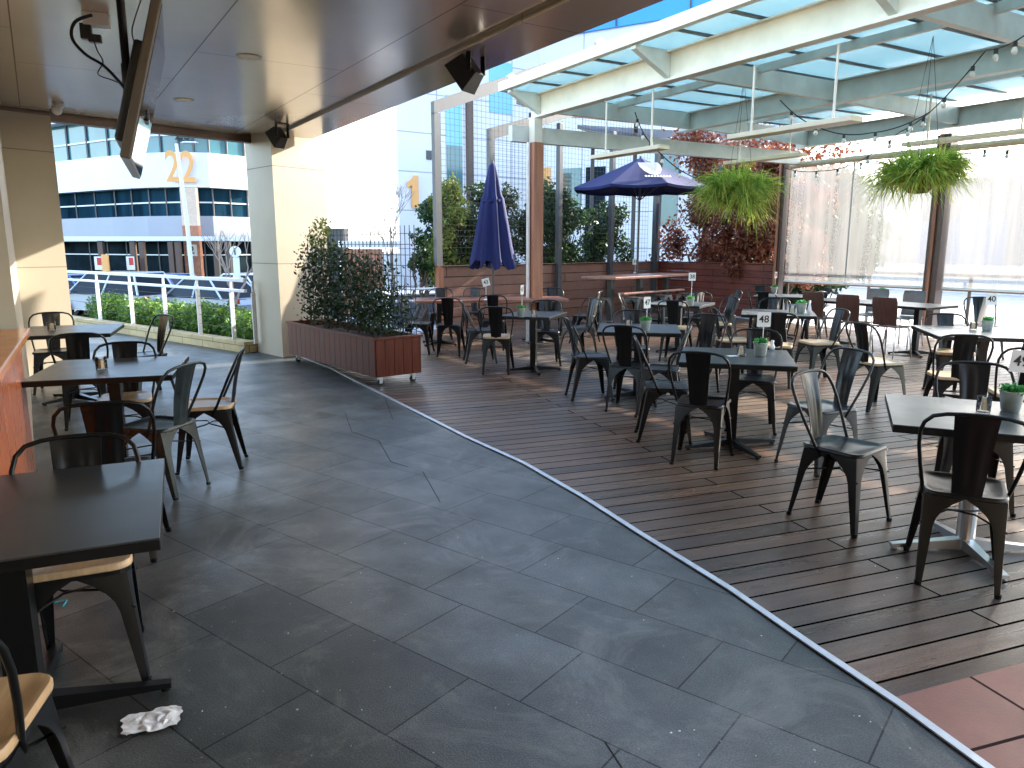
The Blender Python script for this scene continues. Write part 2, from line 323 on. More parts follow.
def qmesh(name, q, n, m, parent):
    me = D.meshes.new(name); me.vertices.add(4 * n); me.vertices.foreach_set('co', q.astype(np.float32).ravel())
    me.loops.add(4 * n); me.loops.foreach_set('vertex_index', np.arange(4 * n, dtype=np.int32))
    me.polygons.add(n); me.polygons.foreach_set('loop_start', np.arange(0, 4 * n, 4, dtype=np.int32)); me.polygons.foreach_set('loop_total', np.full(n, 4, dtype=np.int32))
    me.update(calc_edges=True); me.validate(); return link(name, me, m, parent)
def limb(mb, a, b, r0, r1, wob=.05, n=5, seed=0):
    rr = random.Random(seed); a = Vector(a); b = Vector(b); L = (b - a).length; pts = []
    for i in range(n + 1):
        f = i / n; p = a.lerp(b, f)
        if 0 < i: p += Vector((rr.uniform(-1, 1), rr.uniform(-1, 1), rr.uniform(-.5, .5))) * wob * L * (0 if i == n else 1)
        pts.append(p)
    mb.tube(pts, [r0 + (r1 - r0) * i / n for i in range(n + 1)], 6); return pts
def text(s, size, name, m, parent, loc, rot, ext=.002, align='CENTER'):
    cu = D.curves.new(name, 'FONT'); cu.body = s; cu.size = size; cu.extrude = ext; cu.align_x = align; cu.align_y = 'CENTER'; cu.offset = size * .012
    o = D.objects.new(name, cu); COL.objects.link(o); bpy.context.view_layer.update()
    me = D.meshes.new_from_object(o.evaluated_get(bpy.context.evaluated_depsgraph_get())); D.objects.remove(o); D.curves.remove(cu)
    k = link(name, me, m, parent); k.location = loc; k.rotation_euler = rot; return k
# ---------------------------------------------------------------- ground
def sheet(name, poly, z, m, kind='structure', label=None):
    mb = MB(); mb.face([(x, y, z) for x, y in poly]); f = mb.bm.faces[:][0]; f.normal_update()
    if f.normal.z < 0: f.normal_flip()
    bmesh.ops.triangulate(mb.bm, faces=mb.bm.faces, ngon_method='EAR_CLIP')
    me = D.meshes.new(name); mb.bm.to_mesh(me); o = link(name, me, m); tag(o, label, None, None, kind)
    return o
def w2(s, t): p = W(s, t); return (p.x, p.y)
sheet('ground', [(-400, -400), (400, -400), (400, 900), (-400, 900)], -.9, M['asphalt'])
F0 = (-1.4, 14.6); F1 = (3.77, 19.3)
mb = MB(); mb.prism([(-12, 17.7), (-9, 15.2), (-3.95, 11.15), (-3.4, 11.9), (-2.75, 11.5), (-1.9, 13.4), F0, F1, w2(6.9, -4.6), w2(6.9, -14), w2(34, -14), w2(34, 20), (-12, -8)], -1.1, 0.)
tag(mb.build('paved_terrace', M['paver']), kind='structure')
sp = [(-3.25, 10.95)] + [g(u, v) for u, v in ((330, 368), (400, 404), (467, 438), (524, 464), (585, 499), (641, 535), (730, 590), (812, 647), (900, 706), (985, 768))]
d = Vector(sp[-1]) - Vector(sp[-2]); d.normalize(); sp.append((sp[-1][0] + d.x * 2.2, sp[-1][1] + d.y * 2.2))
e1 = w2(6.6, 16); 
sheet('timber_deck', sp + [(8.0, -2.5), e1, w2(6.6, -4.0), F1, F0, (-1.9, 13.3), (-2.75, 11.45)], .004, M['deck'])
sheet('light_pavement', [w2(6.6, 16), w2(34, 16), w2(34, -14), w2(6.9, -14), w2(6.9, -4.7), w2(6.6, -4.7)], .006, M['pave_light'])
b0 = Vector((1.375, 2.405)); bd = Vector((math.cos(R(20)), math.sin(R(20))))
sheet('terracotta_paving', [tuple(b0), tuple(b0 + bd * 7), (9, -2.3), sp[-1], sp[-2]], .009, M['terracotta'])
mb = MB()
for a, b in zip(sp, sp[1:]): mb.seg(a, b, .005, .012, .034)
tag(mb.build('deck_edging_strip', M['strip']), kind='structure')
mb = MB()
for a, b in (((385, 398), (393, 420)), ((345, 413), (352, 432)), ((379, 441), (391, 462)), ((391, 462), (408, 467)), ((423, 472), (440, 502)), ((352, 432), (379, 441)), ((605, 742), (622, 768))):
    mb.seg(g(*a), g(*b), .001, .002, .004)
tag(mb.build('paving_joint', M['joint']), kind='structure')
# small litter and specks on the paving
mb = MB(); rr = random.Random(3)
for i in range(45):
    u, v = rr.uniform(180, 900), rr.uniform(420, 760); x, y = g(u, v); s = rr.uniform(.002, .005)
    mb.box((x, y, .012), (s, s * rr.uniform(.6, 1.6), .002), rr.uniform(0, 3))
tag(mb.build('crumbs', M['tissue']), kind='stuff')
# ---------------------------------------------------------------- building canopy, columns and wall
E1 = Vector((-2.88, 11.12)); dE = Vector((.531, -.847)); nE = Vector((-.847, -.531))
E2 = E1 + dE * 18
can = empty('building_canopy', (0, 0, 3.15), 0, 'bronze metal soffit of the building overhanging the grey paving', 'canopy')
can.location = (0, 0, 0)
i1 = E1 + nE * .50 + dE * .1; i2 = E2 + nE * .50
backl = [(-3.85, 11.1), (-5.55, 9.25), (-8.6, 5.95), (-8.6, -4.5)]
mb = MB(); mb.prism([tuple(i1 + nE * .05), (-3.9, 10.9), (-5.5, 9.05), (-8.5, 5.8), (-8.5, -4.4), tuple(i2 + nE * .05)], 3.155, 3.35); mb.build('soffit', M['soffit'], can)
mb = MB(); mb.prism([tuple(E1), tuple(i1), tuple(i2), tuple(E2)], 3.115, 3.8); mb.build('edge_panel', M['soffit'], can)
mb = MB(); mb.seg(i1 + nE * .025, i2 + nE * .025, 3.172, 3.3, .05)
mb.seg((-3.75, 11.2), (-5.6, 9.2), 3.06, 3.4, .14); mb.seg((-5.6, 9.2), (-8.6, 5.9), 3.06, 3.4, .14); mb.build('channel', M['soffit_dark'], can)
mb = MB(); mb.prism([(-2.9, 11.1), (-3.85, 11.3), (-5.6, 9.4), (-8.6, 6.2), (-8.6, -4.5), tuple(E2 + nE * .05)], 3.4, 3.85); mb.build('roof', M['roofdark'], can)
def pier(name, poly, z1, m, label, m2=None, m2edge=None):
    mb = MB(); mb.prism(poly, 0, z1); o = mb.build(name, m); tag(o, label, 'column' if 'column' in name else 'wall'); return o
pier('column', [(-3.33, 10.66), (-2.79, 11.38), (-3.30, 11.9), (-3.90, 11.26)], 3.74, M['beige'], 'beige clad column standing beside the end of the timber planter')
pier('column', [(-5.81, 8.75), (-5.47, 9.2), (-5.95, 9.6), (-6.3, 9.15)], 3.112, M['beige'], 'beige clad column at the left with a diagonal sun shadow across it')
wl = empty('building_wall', (0, 0, 0), 0, 'beige building wall behind the orange timber counter, with added unseen walls blocking sky light', 'wall')
mb = MB(); mb.seg((-6.0, 8.8), (-3.6, 5.1), 0, 3.15, .3); mb.seg((-3.6, 5.1), (-2.2, 1.5), 0, 1.0, .3); mb.seg((-3.6, 5.1), (-2.2, 1.5), 2.6, 3.15, .3); mb.seg((-2.2, 1.5), (-2.2, -4.4), 0, 3.15, .3)
mb.seg((-2.2, -4.4), (6.8, -4.4), 0, 3.15, .3); mb.build('wall_panel', M['beige_plain'], wl)  # unseen walls behind the camera, added to block sky light
mb = MB(); mb.seg((-5.92, 8.66), (-5.87, 8.58), .0, 3.12, .06); mb.build('corner_trim', M['white'], wl)
# servery counter
ct = empty('servery_counter', (-3.25, 4.95, 0), R(119.5), 'glossy orange timber counter front at the left edge', 'counter')
mb = MB(); mb.box((-1.3, .25, .5), (2.6, .40, 1.0)); mb.build('front_panel', M['counter'], ct)
mb = MB(); mb.box((-1.29, .24, 1.03), (2.68, .50, .05), bev=.008); mb.build('counter_top', mat('orange_counter_top', (.75, .25, .05), .25), ct)
mb = MB(); mb.box((-1.3, .10, .05), (2.6, .12, .1)); mb.build('kickboard', M['soffit_dark'], ct)
# ---------------------------------------------------------------- ceiling fixtures
def downlight(loc, label):
    t = empty('downlight', loc, 0, label, 'ceiling light', 'ceiling downlights')
    mb = MB(); mb.lathe([(.075, 0), (.10, -.004), (.102, .002), (.075, .002)], 24); mb.build('trim_ring', M['cream'], t, True)
    mb = MB(); mb.lathe([(.0, -.001), (.074, -.001), (.074, .003), (.0, .003)], 24); mb.build('diffuser', M['lightdisc'], t)
downlight((*g(249, 57, 3.152), 3.152), 'round downlight in the soffit right of the television')
downlight((*g(184, 100, 3.152), 3.152), 'round downlight close to the back edge of the soffit')
def speaker(loc, rz, label, s=1.):
    t = empty('speaker', loc, rz, label, 'speaker', 'black speakers under the soffit')
    mb = MB(); mt = Matrix.Rotation(R(38), 4, 'X')
    # tapered cabinet
    for i in range(1): 
        bm = mb.bm; a = [(-.11, -.10, -.16), (.11, -.10, -.16), (.11, -.10, .16), (-.11, -.10, .16)]; b = [(-.075, .10, -.12), (.075, .10, -.12), (.075, .10, .12), (-.075, .10, .12)]
        va = [bm.verts.new(mt @ Vector(p) * s) for p in a]; vb = [bm.verts.new(mt @ Vector(p) * s) for p in b]
        bm.faces.new(va); bm.faces.new(vb[::-1])
        for k in range(4): bm.faces.new((va[k], vb[k], vb[(k + 1) % 4], va[(k + 1) % 4]))
    mb.build('cabinet', M['black_plastic'], t, loc=(0, 0, -.2 * s))
    mb = MB(); mb.box((0, -.102, 0), (.19, .008, .28), bev=.003, mtx=None); bmesh.ops.transform(mb.bm, matrix=mt, verts=mb.bm.verts); bmesh.ops.scale(mb.bm, vec=(s, s, s), verts=mb.bm.verts); mb.build('grille', M['darksteel'], t, loc=(0, 0, -.2 * s))
    mb = MB(); mb.box((0, .12 * s, -.005), (.26 * s, .06 * s, .012)); mb.box((.125 * s, .11 * s, -.11 * s), (.008, .05 * s, .22 * s)); mb.box((-.125 * s, .11 * s, -.11 * s), (.008, .05 * s, .22 * s)); mb.build('bracket', M['black'], t)
speaker((*g(466, 50, 3.155), 3.155), R(-120), 'black speaker bracketed under the soffit edge at top centre', .85)
speaker((*g(277, 124, 3.155), 3.155), R(-120), 'black speaker bracketed at the head of the beige column', .78)
cm = empty('security_camera', (*g(58, 103, 3.155), 3.155), R(-60), 'small white dome camera beside the left column head', 'camera')
mb = MB(); mb.lathe([(.0, 0), (.055, 0), (.06, -.03), (.05, -.05), (.0, -.05)], 16); mb.build('base', M['white'], cm, True)
mb = MB(); bmesh.ops.create_uvsphere(mb.bm, u_segments=16, v_segments=10, radius=.055); mb.build('head', M['white'], cm, True, loc=(0, -.02, -.075))
mb = MB(); mb.lathe([(.0, 0), (.026, 0), (.026, .01), (.0, .01)], 14); o = mb.build('lens', M['black_plastic'], cm); o.location = (0, -.075, -.09); o.rotation_euler = (R(75), 0, 0)
# television: local x along its width (away from the camera), screen faces local -y tilted down
tv = empty('television', (-2.10, 4.46, 2.42), R(114.2), 'large flat television seen edge on, hung from the soffit', 'television')
TB = Matrix.Rotation(R(15), 4, 'X')
def tvp(mb, name, m, bev=None):
    bmesh.ops.transform(mb.bm, matrix=TB, verts=mb.bm.verts); return mb.build(name, m, tv)
mb = MB(); mb.box((0, 0, 0), (1.24, .05, .80), bev=.008); tvp(mb, 'casing', M['tvbezel'])
mb = MB(); mb.box((0, -.0265, 0), (1.21, .003, .77)); tvp(mb, 'screen', M['screen'])
mb = MB(); mb.box((0, .045, -.05), (.95, .06, .52), bev=.015); tvp(mb, 'rear_housing', M['black_plastic'])
mt_ = empty('television_mount', (-2.17, 4.42, 3.155), R(114.2), 'black drop pole mount holding the television', 'mount')
mb = MB(); mb.tube([(0, 0, 0), (0, 0, -.75)], .022, 12); mb.tube([(0, 0, -.55), (0, 0, -.85)], .028, 12); mb.build('pole', M['black'], mt_)
mb = MB(); mb.box((0, 0, -.012), (.16, .14, .024), bev=.004); mb.box((0, 0, -.05), (.07, .07, .06)); mb.build('ceiling_plate', M['black'], mt_)
mb = MB(); mb.box((0, -.05, -.78), (.16, .09, .16), bev=.01); mb.box((0, -.08, -.70), (.34, .02, .26)); mb.build('tilt_head', M['black'], mt_)
def cable(name, pts, r, m, label, cat='cable', group=None):
    c = [Vector(p) for p in pts]; out = []
    for i in range(len(c) - 1):
        p0, p1, p2, p3 = c[max(i - 1, 0)], c[i], c[i + 1], c[min(i + 2, len(c) - 1)]
        for k in range(6):
            t = k / 6; out.append(.5 * ((2 * p1) + (-p0 + p2) * t + (2 * p0 - 5 * p1 + 4 * p2 - p3) * t * t + (-p0 + 3 * p1 - 3 * p2 + p3) * t ** 3))
    out.append(c[-1]); mb = MB(); mb.tube(out, r, 6); o = mb.build(name, m, smooth=True); return tag(o, label, cat, group)
cable('cable', [at(92, 15, 4.4), at(75, 22, 4.4), at(72, 38, 4.4), at(85, 54, 4.4), at(104, 66, 4.4), at(122, 85, 4.4), at(126, 92, 4.4)], .009, M['black'], 'thick black cable looping from the soffit down to the television pole')
cable('cable', [at(92, 34, 4.4), at(97, 50, 4.4), at(103, 62, 4.4), at(98, 74, 4.4), at(112, 80, 4.4), at(122, 84, 4.4)], .0035, M['black'], 'thin dark wire drooping below the junction box')
cable('cable', [at(141, 0, 4.45), at(135, 18, 4.45), at(132, 32, 4.45), at(136, 47, 4.45), at(143, 52, 4.4)], .0035, M['darksteel'], 'thin wire dangling between pole and television')
bx = empty('junction_box', (*g(96, 14, 3.155), 3.155), R(20), 'small black and white junction box under the soffit', 'junction box')
mb = MB(); mb.box((0, 0, -.04), (.16, .10, .08), bev=.005); mb.build('housing', M['white'], bx)
mb = MB(); mb.box((-.07, 0, -.12), (.07, .06, .10), bev=.005); mb.box((-.02, 0, -.16), (.08, .05, .05), bev=.005); mb.build('plug_pack', M['black_plastic'], bx)
# ---------------------------------------------------------------- garden bed, rail
cA, cB = Vector((-9.3, 15.45)), Vector((-3.98, 11.2)); cd = (cB - cA).normalized(); cn = Vector((-cd.y, cd.x))
if cn.y < 0: cn = -cn
mb = MB(); mb.seg(cA, cB, 0, .17, .22); o = mb.build('garden_kerb', M['sandstone']); tag(o, 'low yellow sandstone kerb edging the hedge bed', 'kerb')
sheet('garden_soil', [tuple(cA), tuple(cB), tuple(cB + cn * 1.6), tuple(cA + cn * 1.6)], .12, M['soil'])
mb = MB(); mb.prism([tuple(cA + cn * .1), tuple(cB + cn * .1), tuple(cB + cn * 1.7), tuple(cA + cn * 1.7)], -1.1, .115); tag(mb.build('garden_bed', M['soil']), kind='structure')
hd = empty('hedge', ((cA.x + cB.x) / 2, (cA.y + cB.y) / 2, .1), 0, 'low sunlit green hedge behind the white railing', 'hedge')
cs = []; rr = random.Random(5)
n = 26
for i in range(n):
    p = cA.lerp(cB, (i + .5) / n) + cn * (.62 + rr.uniform(-.1, .15)); cs.append((p.x - hd.location.x, p.y - hd.location.y, .14 + rr.uniform(-.04, .08)))
leaves('foliage', M['leafhedge'], hd, cs, [(.32, .42, .31)] * n, 26000, .032, 7, shell=.5)
rl = empty('railing', (cA.x, cA.y, .15), 0, 'white steel railing in front of the hedge and parked cars', 'railing')
rl.location = (0, 0, 0)
o2 = cn * .0
ra = cA + cd * .2; rb = cB - cd * .05
for zz, w in ((1.09, .05), (.93, .04)):
    mb = MB(); mb.seg(ra, rb, zz - w / 2, zz + w / 2, .05); mb.build('handrail' if zz > 1 else 'mid_rail', M['white'], rl)
pxs = [46, 93, 126, 160, 194, 228, 250]
for u in pxs:
    k = (u - 512) / 740 * .983; s = (k * cA.y - cA.x) / (cd.x - k * cd.y); p = cA + cd * s
    mb = MB(); mb.box((p.x, p.y, .53), (.02, .065, .76), math.atan2(cd.y, cd.x) + .0); mb.box((p.x, p.y, 1.0), (.02, .035, .16), math.atan2(cd.y, cd.x)); mb.build('post', M['white'], rl)
for zz in (.35, .5, .65, .8):
    mb = MB(); mb.tube([(ra.x, ra.y, zz), (rb.x, rb.y, zz)], .004, 5); mb.build('wire', M['wire'], rl)
# ---------------------------------------------------------------- deck fences
def boards(name, a, b, z0, z1, m, label, cap=True):
    a = Vector(a); b = Vector(b); c = (a + b) / 2; L = (b - a).length
    t = empty(name, (c.x, c.y, 0), math.atan2((b - a).y, (b - a).x), label, 'fence')
    n = max(1, round((z1 - z0) / .19)); h = (z1 - z0) / n
    mb = MB()
    for i in range(n): mb.box((0, 0, z0 + h * (i + .5)), (L, .045, h - .004), bev=.002)
    mb.build('boards', m, t)
    if cap: mb = MB(); mb.box((0, 0, z1 + .017), (L + .02, .11, .03), bev=.004); mb.build('cap_rail', m, t)
    return t
boards('timber_fence', F0, F1, 0, 1.19, M['fencewood'], 'brown board fence with wire mesh frames rising above it')
p775 = w2(7.0, -.95)
boards('timber_fence', F1, p775, 0, 1.19, M['redwood'], 'dark red board fence under the autumn foliage')
def onf(u, off=0.):
    k = (u - 512) / 740 * .983; dx, dy = F1[0] - F0[0], F1[1] - F0[1]
    s = (k * F0[1] - F0[0]) / (dx - k * dy); n = Vector((-dy, dx)).normalized(); return Vector((F0[0] + dx * s, F0[1] + dy * s)) + n * off
def meshpanel(t, a, b, z0, za, zb, sp=.11, w=.005):
    a = Vector(a); b = Vector(b); L = (b - a).length; mb = MB(); n = int(L / sp)
    for i in range(n + 1):
        f = i / n; p = a.lerp(b, f); z1 = za + (zb - za) * f; mb.box((p.x, p.y, (z0 + z1) / 2), (w, w, z1 - z0))
    z = z0
    while z < max(za, zb):
        if z <= za: p = a
        else: p = a.lerp(b, (z - za) / (zb - za))
        mb.seg(p, b, z - w / 2, z + w / 2, w); z += sp
    return mb.build('wire_mesh', M['wire'], t)
def frame(u0, u1, off, za, zb, m, label, w=.14):
    a = onf(u0, off); b = onf(u1, off); t = empty('mesh_screen', (0, 0, 0), 0, label, 'screen')
    d = (b - a).normalized()
    mb = MB(); mb.seg(a - d * w / 2, a + d * w / 2, 1.22, za, .1); mb.build('post', m, t)
    mb = MB(); q = [(a - d * w / 2, za), (b, zb)]
    bm = mb.bm; nn = Vector((-d.y, d.x)) * .05
    vs = []
    for (p, z) in ((a - d * w / 2, za - .03), (b, zb), (b, zb + .24), (a - d * w / 2, za + .2)):
        vs.append([bm.verts.new((p.x + s * nn.x, p.y + s * nn.y, z)) for s in (-1, 1)])
    for s in (0, 1): bm.faces.new([v[s] for v in vs])
    for k in range(4): bm.faces.new((vs[k][0], vs[(k + 1) % 4][0], vs[(k + 1) % 4][1], vs[k][1]))
    mb.build('top_beam', m, t)
    meshpanel(t, a, b, 1.24, za, zb); return t
frame(438, 545, .0, 4.05, 5.15, M['steelgrey'], 'tall light grey framed wire mesh screen with sloping top beside the closed umbrella')
frame(499, 655, .25, 3.75, 5.3, M['steelgrey'], 'wire mesh screen with dark sloping top behind the wooden post')
for u, l in ((556, 'dark steel fence post just right of the wooden post'), (608, 'dark steel fence post behind the umbrella canopy'), (652, 'dark steel fence post at the corner of the two fences')):
    p = onf(u, -.08); mb = MB(); mb.box((p.x, p.y, 2.1), (.11, .11, 4.2), R(42), bev=.006)
    o = empty('fence_post', (p.x, p.y, 0), 0, l, 'post', 'dark steel posts along the fence'); bmesh.ops.translate(mb.bm, vec=(-p.x, -p.y, 0), verts=mb.bm.verts); mb.build('post_tube', M['darksteel'], o)
    mb = MB(); mb.box((0, 0, .01), (.2, .2, .02), R(42)); mb.build('base_plate', M['darksteel'], o)
mb = MB(); mb.box((F0[0] - .02, F0[1], .62), (.13, .12, 1.24), R(42)); tag(mb.build('fence_end_post', M['post_wood']), 'orange timber end post of the brown fence', 'post')
mb = MB()
for zz in (.78, .55): mb.tube([(F0[0], F0[1], zz), (F0[0] - 1.2, F0[1] - .35, zz)], .025, 8)
mb.tube([(F0[0] - 1.2, F0[1] - .35, 0), (F0[0] - 1.2, F0[1] - .35, .8)], .02, 8)
tag(mb.build('handrail', M['white']), 'short pair of white rails left of the brown fence', 'railing')
# ---------------------------------------------------------------- pergola
pg = empty('pergola', (P0.x, P0.y, 0), RV - R(2.0), 'pale steel pergola roofed in frosted teal glass over the deck', 'pergola')
def PB(mb, s0, s1, t0, t1, z0, z1): return mb.box(((s0 + s1) / 2, -(t0 + t1) / 2, (z0 + z1) / 2), (s1 - s0, t1 - t0, z1 - z0))
T0, T1 = -1.0, 12.4
def beamU(name, s, z0, z1, w=.16, m='cream'):
    mb = MB(); PB(mb, s - .012, s + .012, T0, T1, z0, z1); PB(mb, s - w / 2, s + w / 2, T0, T1, z0, z0 + .016); PB(mb, s - w / 2, s + w / 2, T0, T1, z1 - .016, z1)
    o = mb.build(name, M[m], pg); return o
beamU('main_beam', .50, 3.65, 4.01); beamU('main_beam', 3.75, 3.68, 4.0, m='steel_sage'); beamU('main_beam', 7.0, 3.6, 3.92, m='steel_sage')
mb = MB(); PB(mb, -.13, -.03, T0, T1, 4.03, 4.17); mb.build('gutter', M['cream'], pg)
for i in range(6):
    t = T0 + .3 + i * 2.3; mb = MB(); mb.tube([(-.14, -t, 4.18), (-.06, -t, 4.24), (.0, -t, 4.2)], .035, 8); mb.build('gutter_bracket', M['cream'], pg)
for t in (-.75, 2.3, 5.35, 8.4, 11.45):
    mb = MB()   # tapered rafters: short outrigger plus two bays
    def tap(s0, s1, za0, za1, zt):
        bm = mb.bm; pts = [(s0, za0), (s1, za1), (s1, zt), (s0, zt)]; v = [[bm.verts.new((s, -t + o, z)) for s, z in pts] for o in (-.045, .045)]
        bm.faces.new(v[0]); bm.faces.new(v[1][::-1])
        for k in range(4): bm.faces.new((v[0][k], v[0][(k + 1) % 4], v[1][(k + 1) % 4], v[1][k]))
    tap(-.08, .48, 3.98, 3.70, 4.02); mb.build('outrigger', M['steel_sage'], pg)
    mb = MB(); tap(.52, 3.72, 3.74, 3.72, 3.99); mb.build('rafter', M['steel_sage'], pg)
    mb = MB(); tap(3.78, 6.97, 3.74, 3.64, 3.93); mb.build('rafter', M['steel_sage'], pg)
for s in (2.1, 5.35):
    mb = MB(); PB(mb, s - .04, s + .04, T0, T1, 3.93, 4.03); mb.build('purlin', M['steel_sage'], pg)
mb = MB(); t = T0
while t <= T1:
    PB(mb, -.02, 7.1, t - .025, t + .025, 4.034, 4.06); t += .80
mb.build('glazing_bar', M['steelgrey'], pg)
mb = MB(); PB(mb, -.02, 7.15, T0 - .1, T1, 4.066, 4.082); mb.build('glass_roof', M['glassroof'], pg)
mb = MB(); PB(mb, .05, 7.0, -.99, -.87, 3.27, 3.52); mb.build('end_beam', M['steel_sage'], pg)
def post(s, t, label, m, steel=True, zc=3.25, w=.17, zt=3.62):
    o = empty('pergola_post', W(s, t), RV, label, 'post')
    mb = MB(); mb.box((0, 0, zc / 2), (w, w, zc), bev=.004); mb.build('cladding', M[m], o)
    if steel: mb = MB(); mb.box((0, 0, (zc + zt) / 2), (w * .8, w * .8, zt - zc)); mb.build('steel_head', M['cream'], o)
    mb = MB(); mb.tube([(-w / 2 - .035, .02, 0), (-w / 2 - .035, .02, zc)], .03, 10); mb.build('downpipe', M['whitepipe' if m == 'post_wood' else 'post_wood'], o)
    return o
post(.44, -.72, 'reddish timber clad post holding the glass roof near the closed umbrella', 'post_wood', w=.19)
post(7.0, -.97, 'dark brown post where the red fence meets the clear blind', 'darkpost', zc=3.5, zt=3.52, w=.16)
post(7.0, 2.38, 'thick dark brown post between the two clear blinds', 'darkpost', zc=3.5, zt=3.52, w=.24)
post(7.0, 8.9, 'dark brown post beyond the right edge', 'darkpost', zc=3.5, zt=3.52, w=.24)
for a, b, l in ((-.85, 2.25, 'crinkled clear blind between the two brown posts with grey tree shapes behind'), (2.52, 8.75, 'bright clear blind to the right of the thick brown post')):
    bl = empty('clear_blind', W(7.05, (a + b) / 2), RU, l, 'blind', 'roll down clear blinds')
    L = b - a; nx = int(L / .06); me = []; mb = MB(); bm = mb.bm; rows = []
    for iz in range(28):
        z = .86 + (3.2 - .86) * iz / 27; rows.append([bm.verts.new((-L / 2 + L * ix / nx, .004 * math.sin(ix * .11 + iz * .12) + .0012 * math.sin(ix * .9 + iz * .7), z)) for ix in range(nx + 1)])
    for r0, r1 in zip(rows, rows[1:]):
        for k in range(nx): bm.faces.new((r0[k], r0[k + 1], r1[k + 1], r1[k]))
    mb.build('clear_sheet', M['pvc'], bl, True)
    mb = MB(); mb.tube([(-L / 2, 0, 3.27), (L / 2, 0, 3.27)], .06, 14); mb.build('roller_tube', M['heater'], bl)
    mb = MB(); mb.tube([(-L / 2, 0, .86), (L / 2, 0, .86)], .018, 8); mb.build('bottom_bar', M['white'], bl)
    if a < 0: 
        mb = MB(); mb.box((-L / 2 + 1.45, .004, 2.05), (.035, .006, 2.35)); mb.build('seam', M['card'], bl)
rl = empty('railing', W(7.25, 4), RU, 'grey twin bar railing behind the clear blinds', 'railing')
for zz in (1.09, .86 - .03):
    mb = MB(); mb.tube([(-5, 0, zz), (6.5, 0, zz)], .028, 8); mb.build('rail', M['railbrown'], rl)
for x in (-4.9, -3.0, -1.1, .8, 2.7, 4.6):
    mb = MB(); mb.box((x, 0, .55), (.05, .03, 1.1)); mb.build('post', M['railbrown'], rl)
# suspended heater panels
def heater(s, t0, t1, z, ztop, label):
    o = empty('heater_panel', W(s, (t0 + t1) / 2, z), RU, label, 'heater', 'cream panels hung under the pergola'); L = t1 - t0
    mb = MB(); mb.box((0, 0, 0), (L, .20, .055), bev=.006); mb.build('panel', M['heater'], o)
    for x in (-L * .33, L * .33):
        mb = MB(); mb.tube([(x, 0, .02), (x, 0, ztop - z)], .014, 8); mb.build('hanging_rod', M['cream'], o)
heater(.50, .75, 2.2, 2.88, 3.62, 'cream heater panel hung above the blue umbrella')
heater(.50, 3.35, 4.95, 2.86, 3.62, 'cream heater panel nearest the camera, hung high left of the right basket')
heater(3.75, .35, 1.9, 3.02, 3.6, 'cream heater panel hung just above the far hanging basket')
heater(3.75, 3.55, 5.3, 2.98, 3.6, 'cream heater panel hung above the right hanging basket')
heater(2.0, 6.0, 7.6, 2.9, 3.9, 'cream heater panel cut by the right edge of the photo')
# festoon lights
def festoon(pts, nb, label, dip=.12):
    o = empty('festoon_lights', (0, 0, 0), 0, label, 'string lights', 'festoon lights'); P = []
    for a, b in zip(pts, pts[1:]):
        a = Vector(a); b = Vector(b)
        for k in range(10):
            f = k / 10; p = a.lerp(b, f); p.z -= dip * 4 * f * (1 - f); P.append(p)
    P.append(Vector(pts[-1])); mb = MB(); mb.tube(P, .008, 6); mb.build('cable', M['black'], o)
    for k in range(nb):
        q = P[int((k + .5) / nb * (len(P) - 1))]
        mb = MB(); mb.lathe([(0, 0), (.02, 0), (.022, -.05), (0, -.05)], 10, q); sk = mb.build('socket', M['black_plastic'], o)
        mb = MB(); mb.lathe([(0, -.05), (.018, -.052), (.03, -.085), (.022, -.112), (0, -.12)], 12, q); mb.build('bulb', M['bulb'], sk, True)
    return o
festoon([at(1024, 36, 7.4), at(986, 50, 8.2), at(930, 112, 9.6)], 4, 'festoon cord with big bulbs running down from the top right', .03)
festoon([at(930, 112, 9.6), at(900, 132, 10.3), at(857, 163, 12.5)], 4, 'festoon cord continuing down behind the right hanging basket', .02)
festoon([at(930, 112, 9.6), at(870, 133, 10.2), at(820, 128, 10.6), at(780, 100, 10.8)], 5, 'festoon cord with three bulbs above the gap between the baskets', .05)
festoon([at(635, 112, 11.8), at(643, 132, 11.9), at(655, 148, 12), at(680, 170, 12.2), at(712, 184, 12.4)], 6, 'festoon cord looping over the blue umbrella', .02)
festoon([at(785, 168, 15), at(820, 171, 14.6), at(857, 162, 13.8), at(900, 160, 13.4), at(985, 150, 12), at(1024, 146, 11.4)], 8, 'festoon cord strung along the top of the clear blinds', .04)
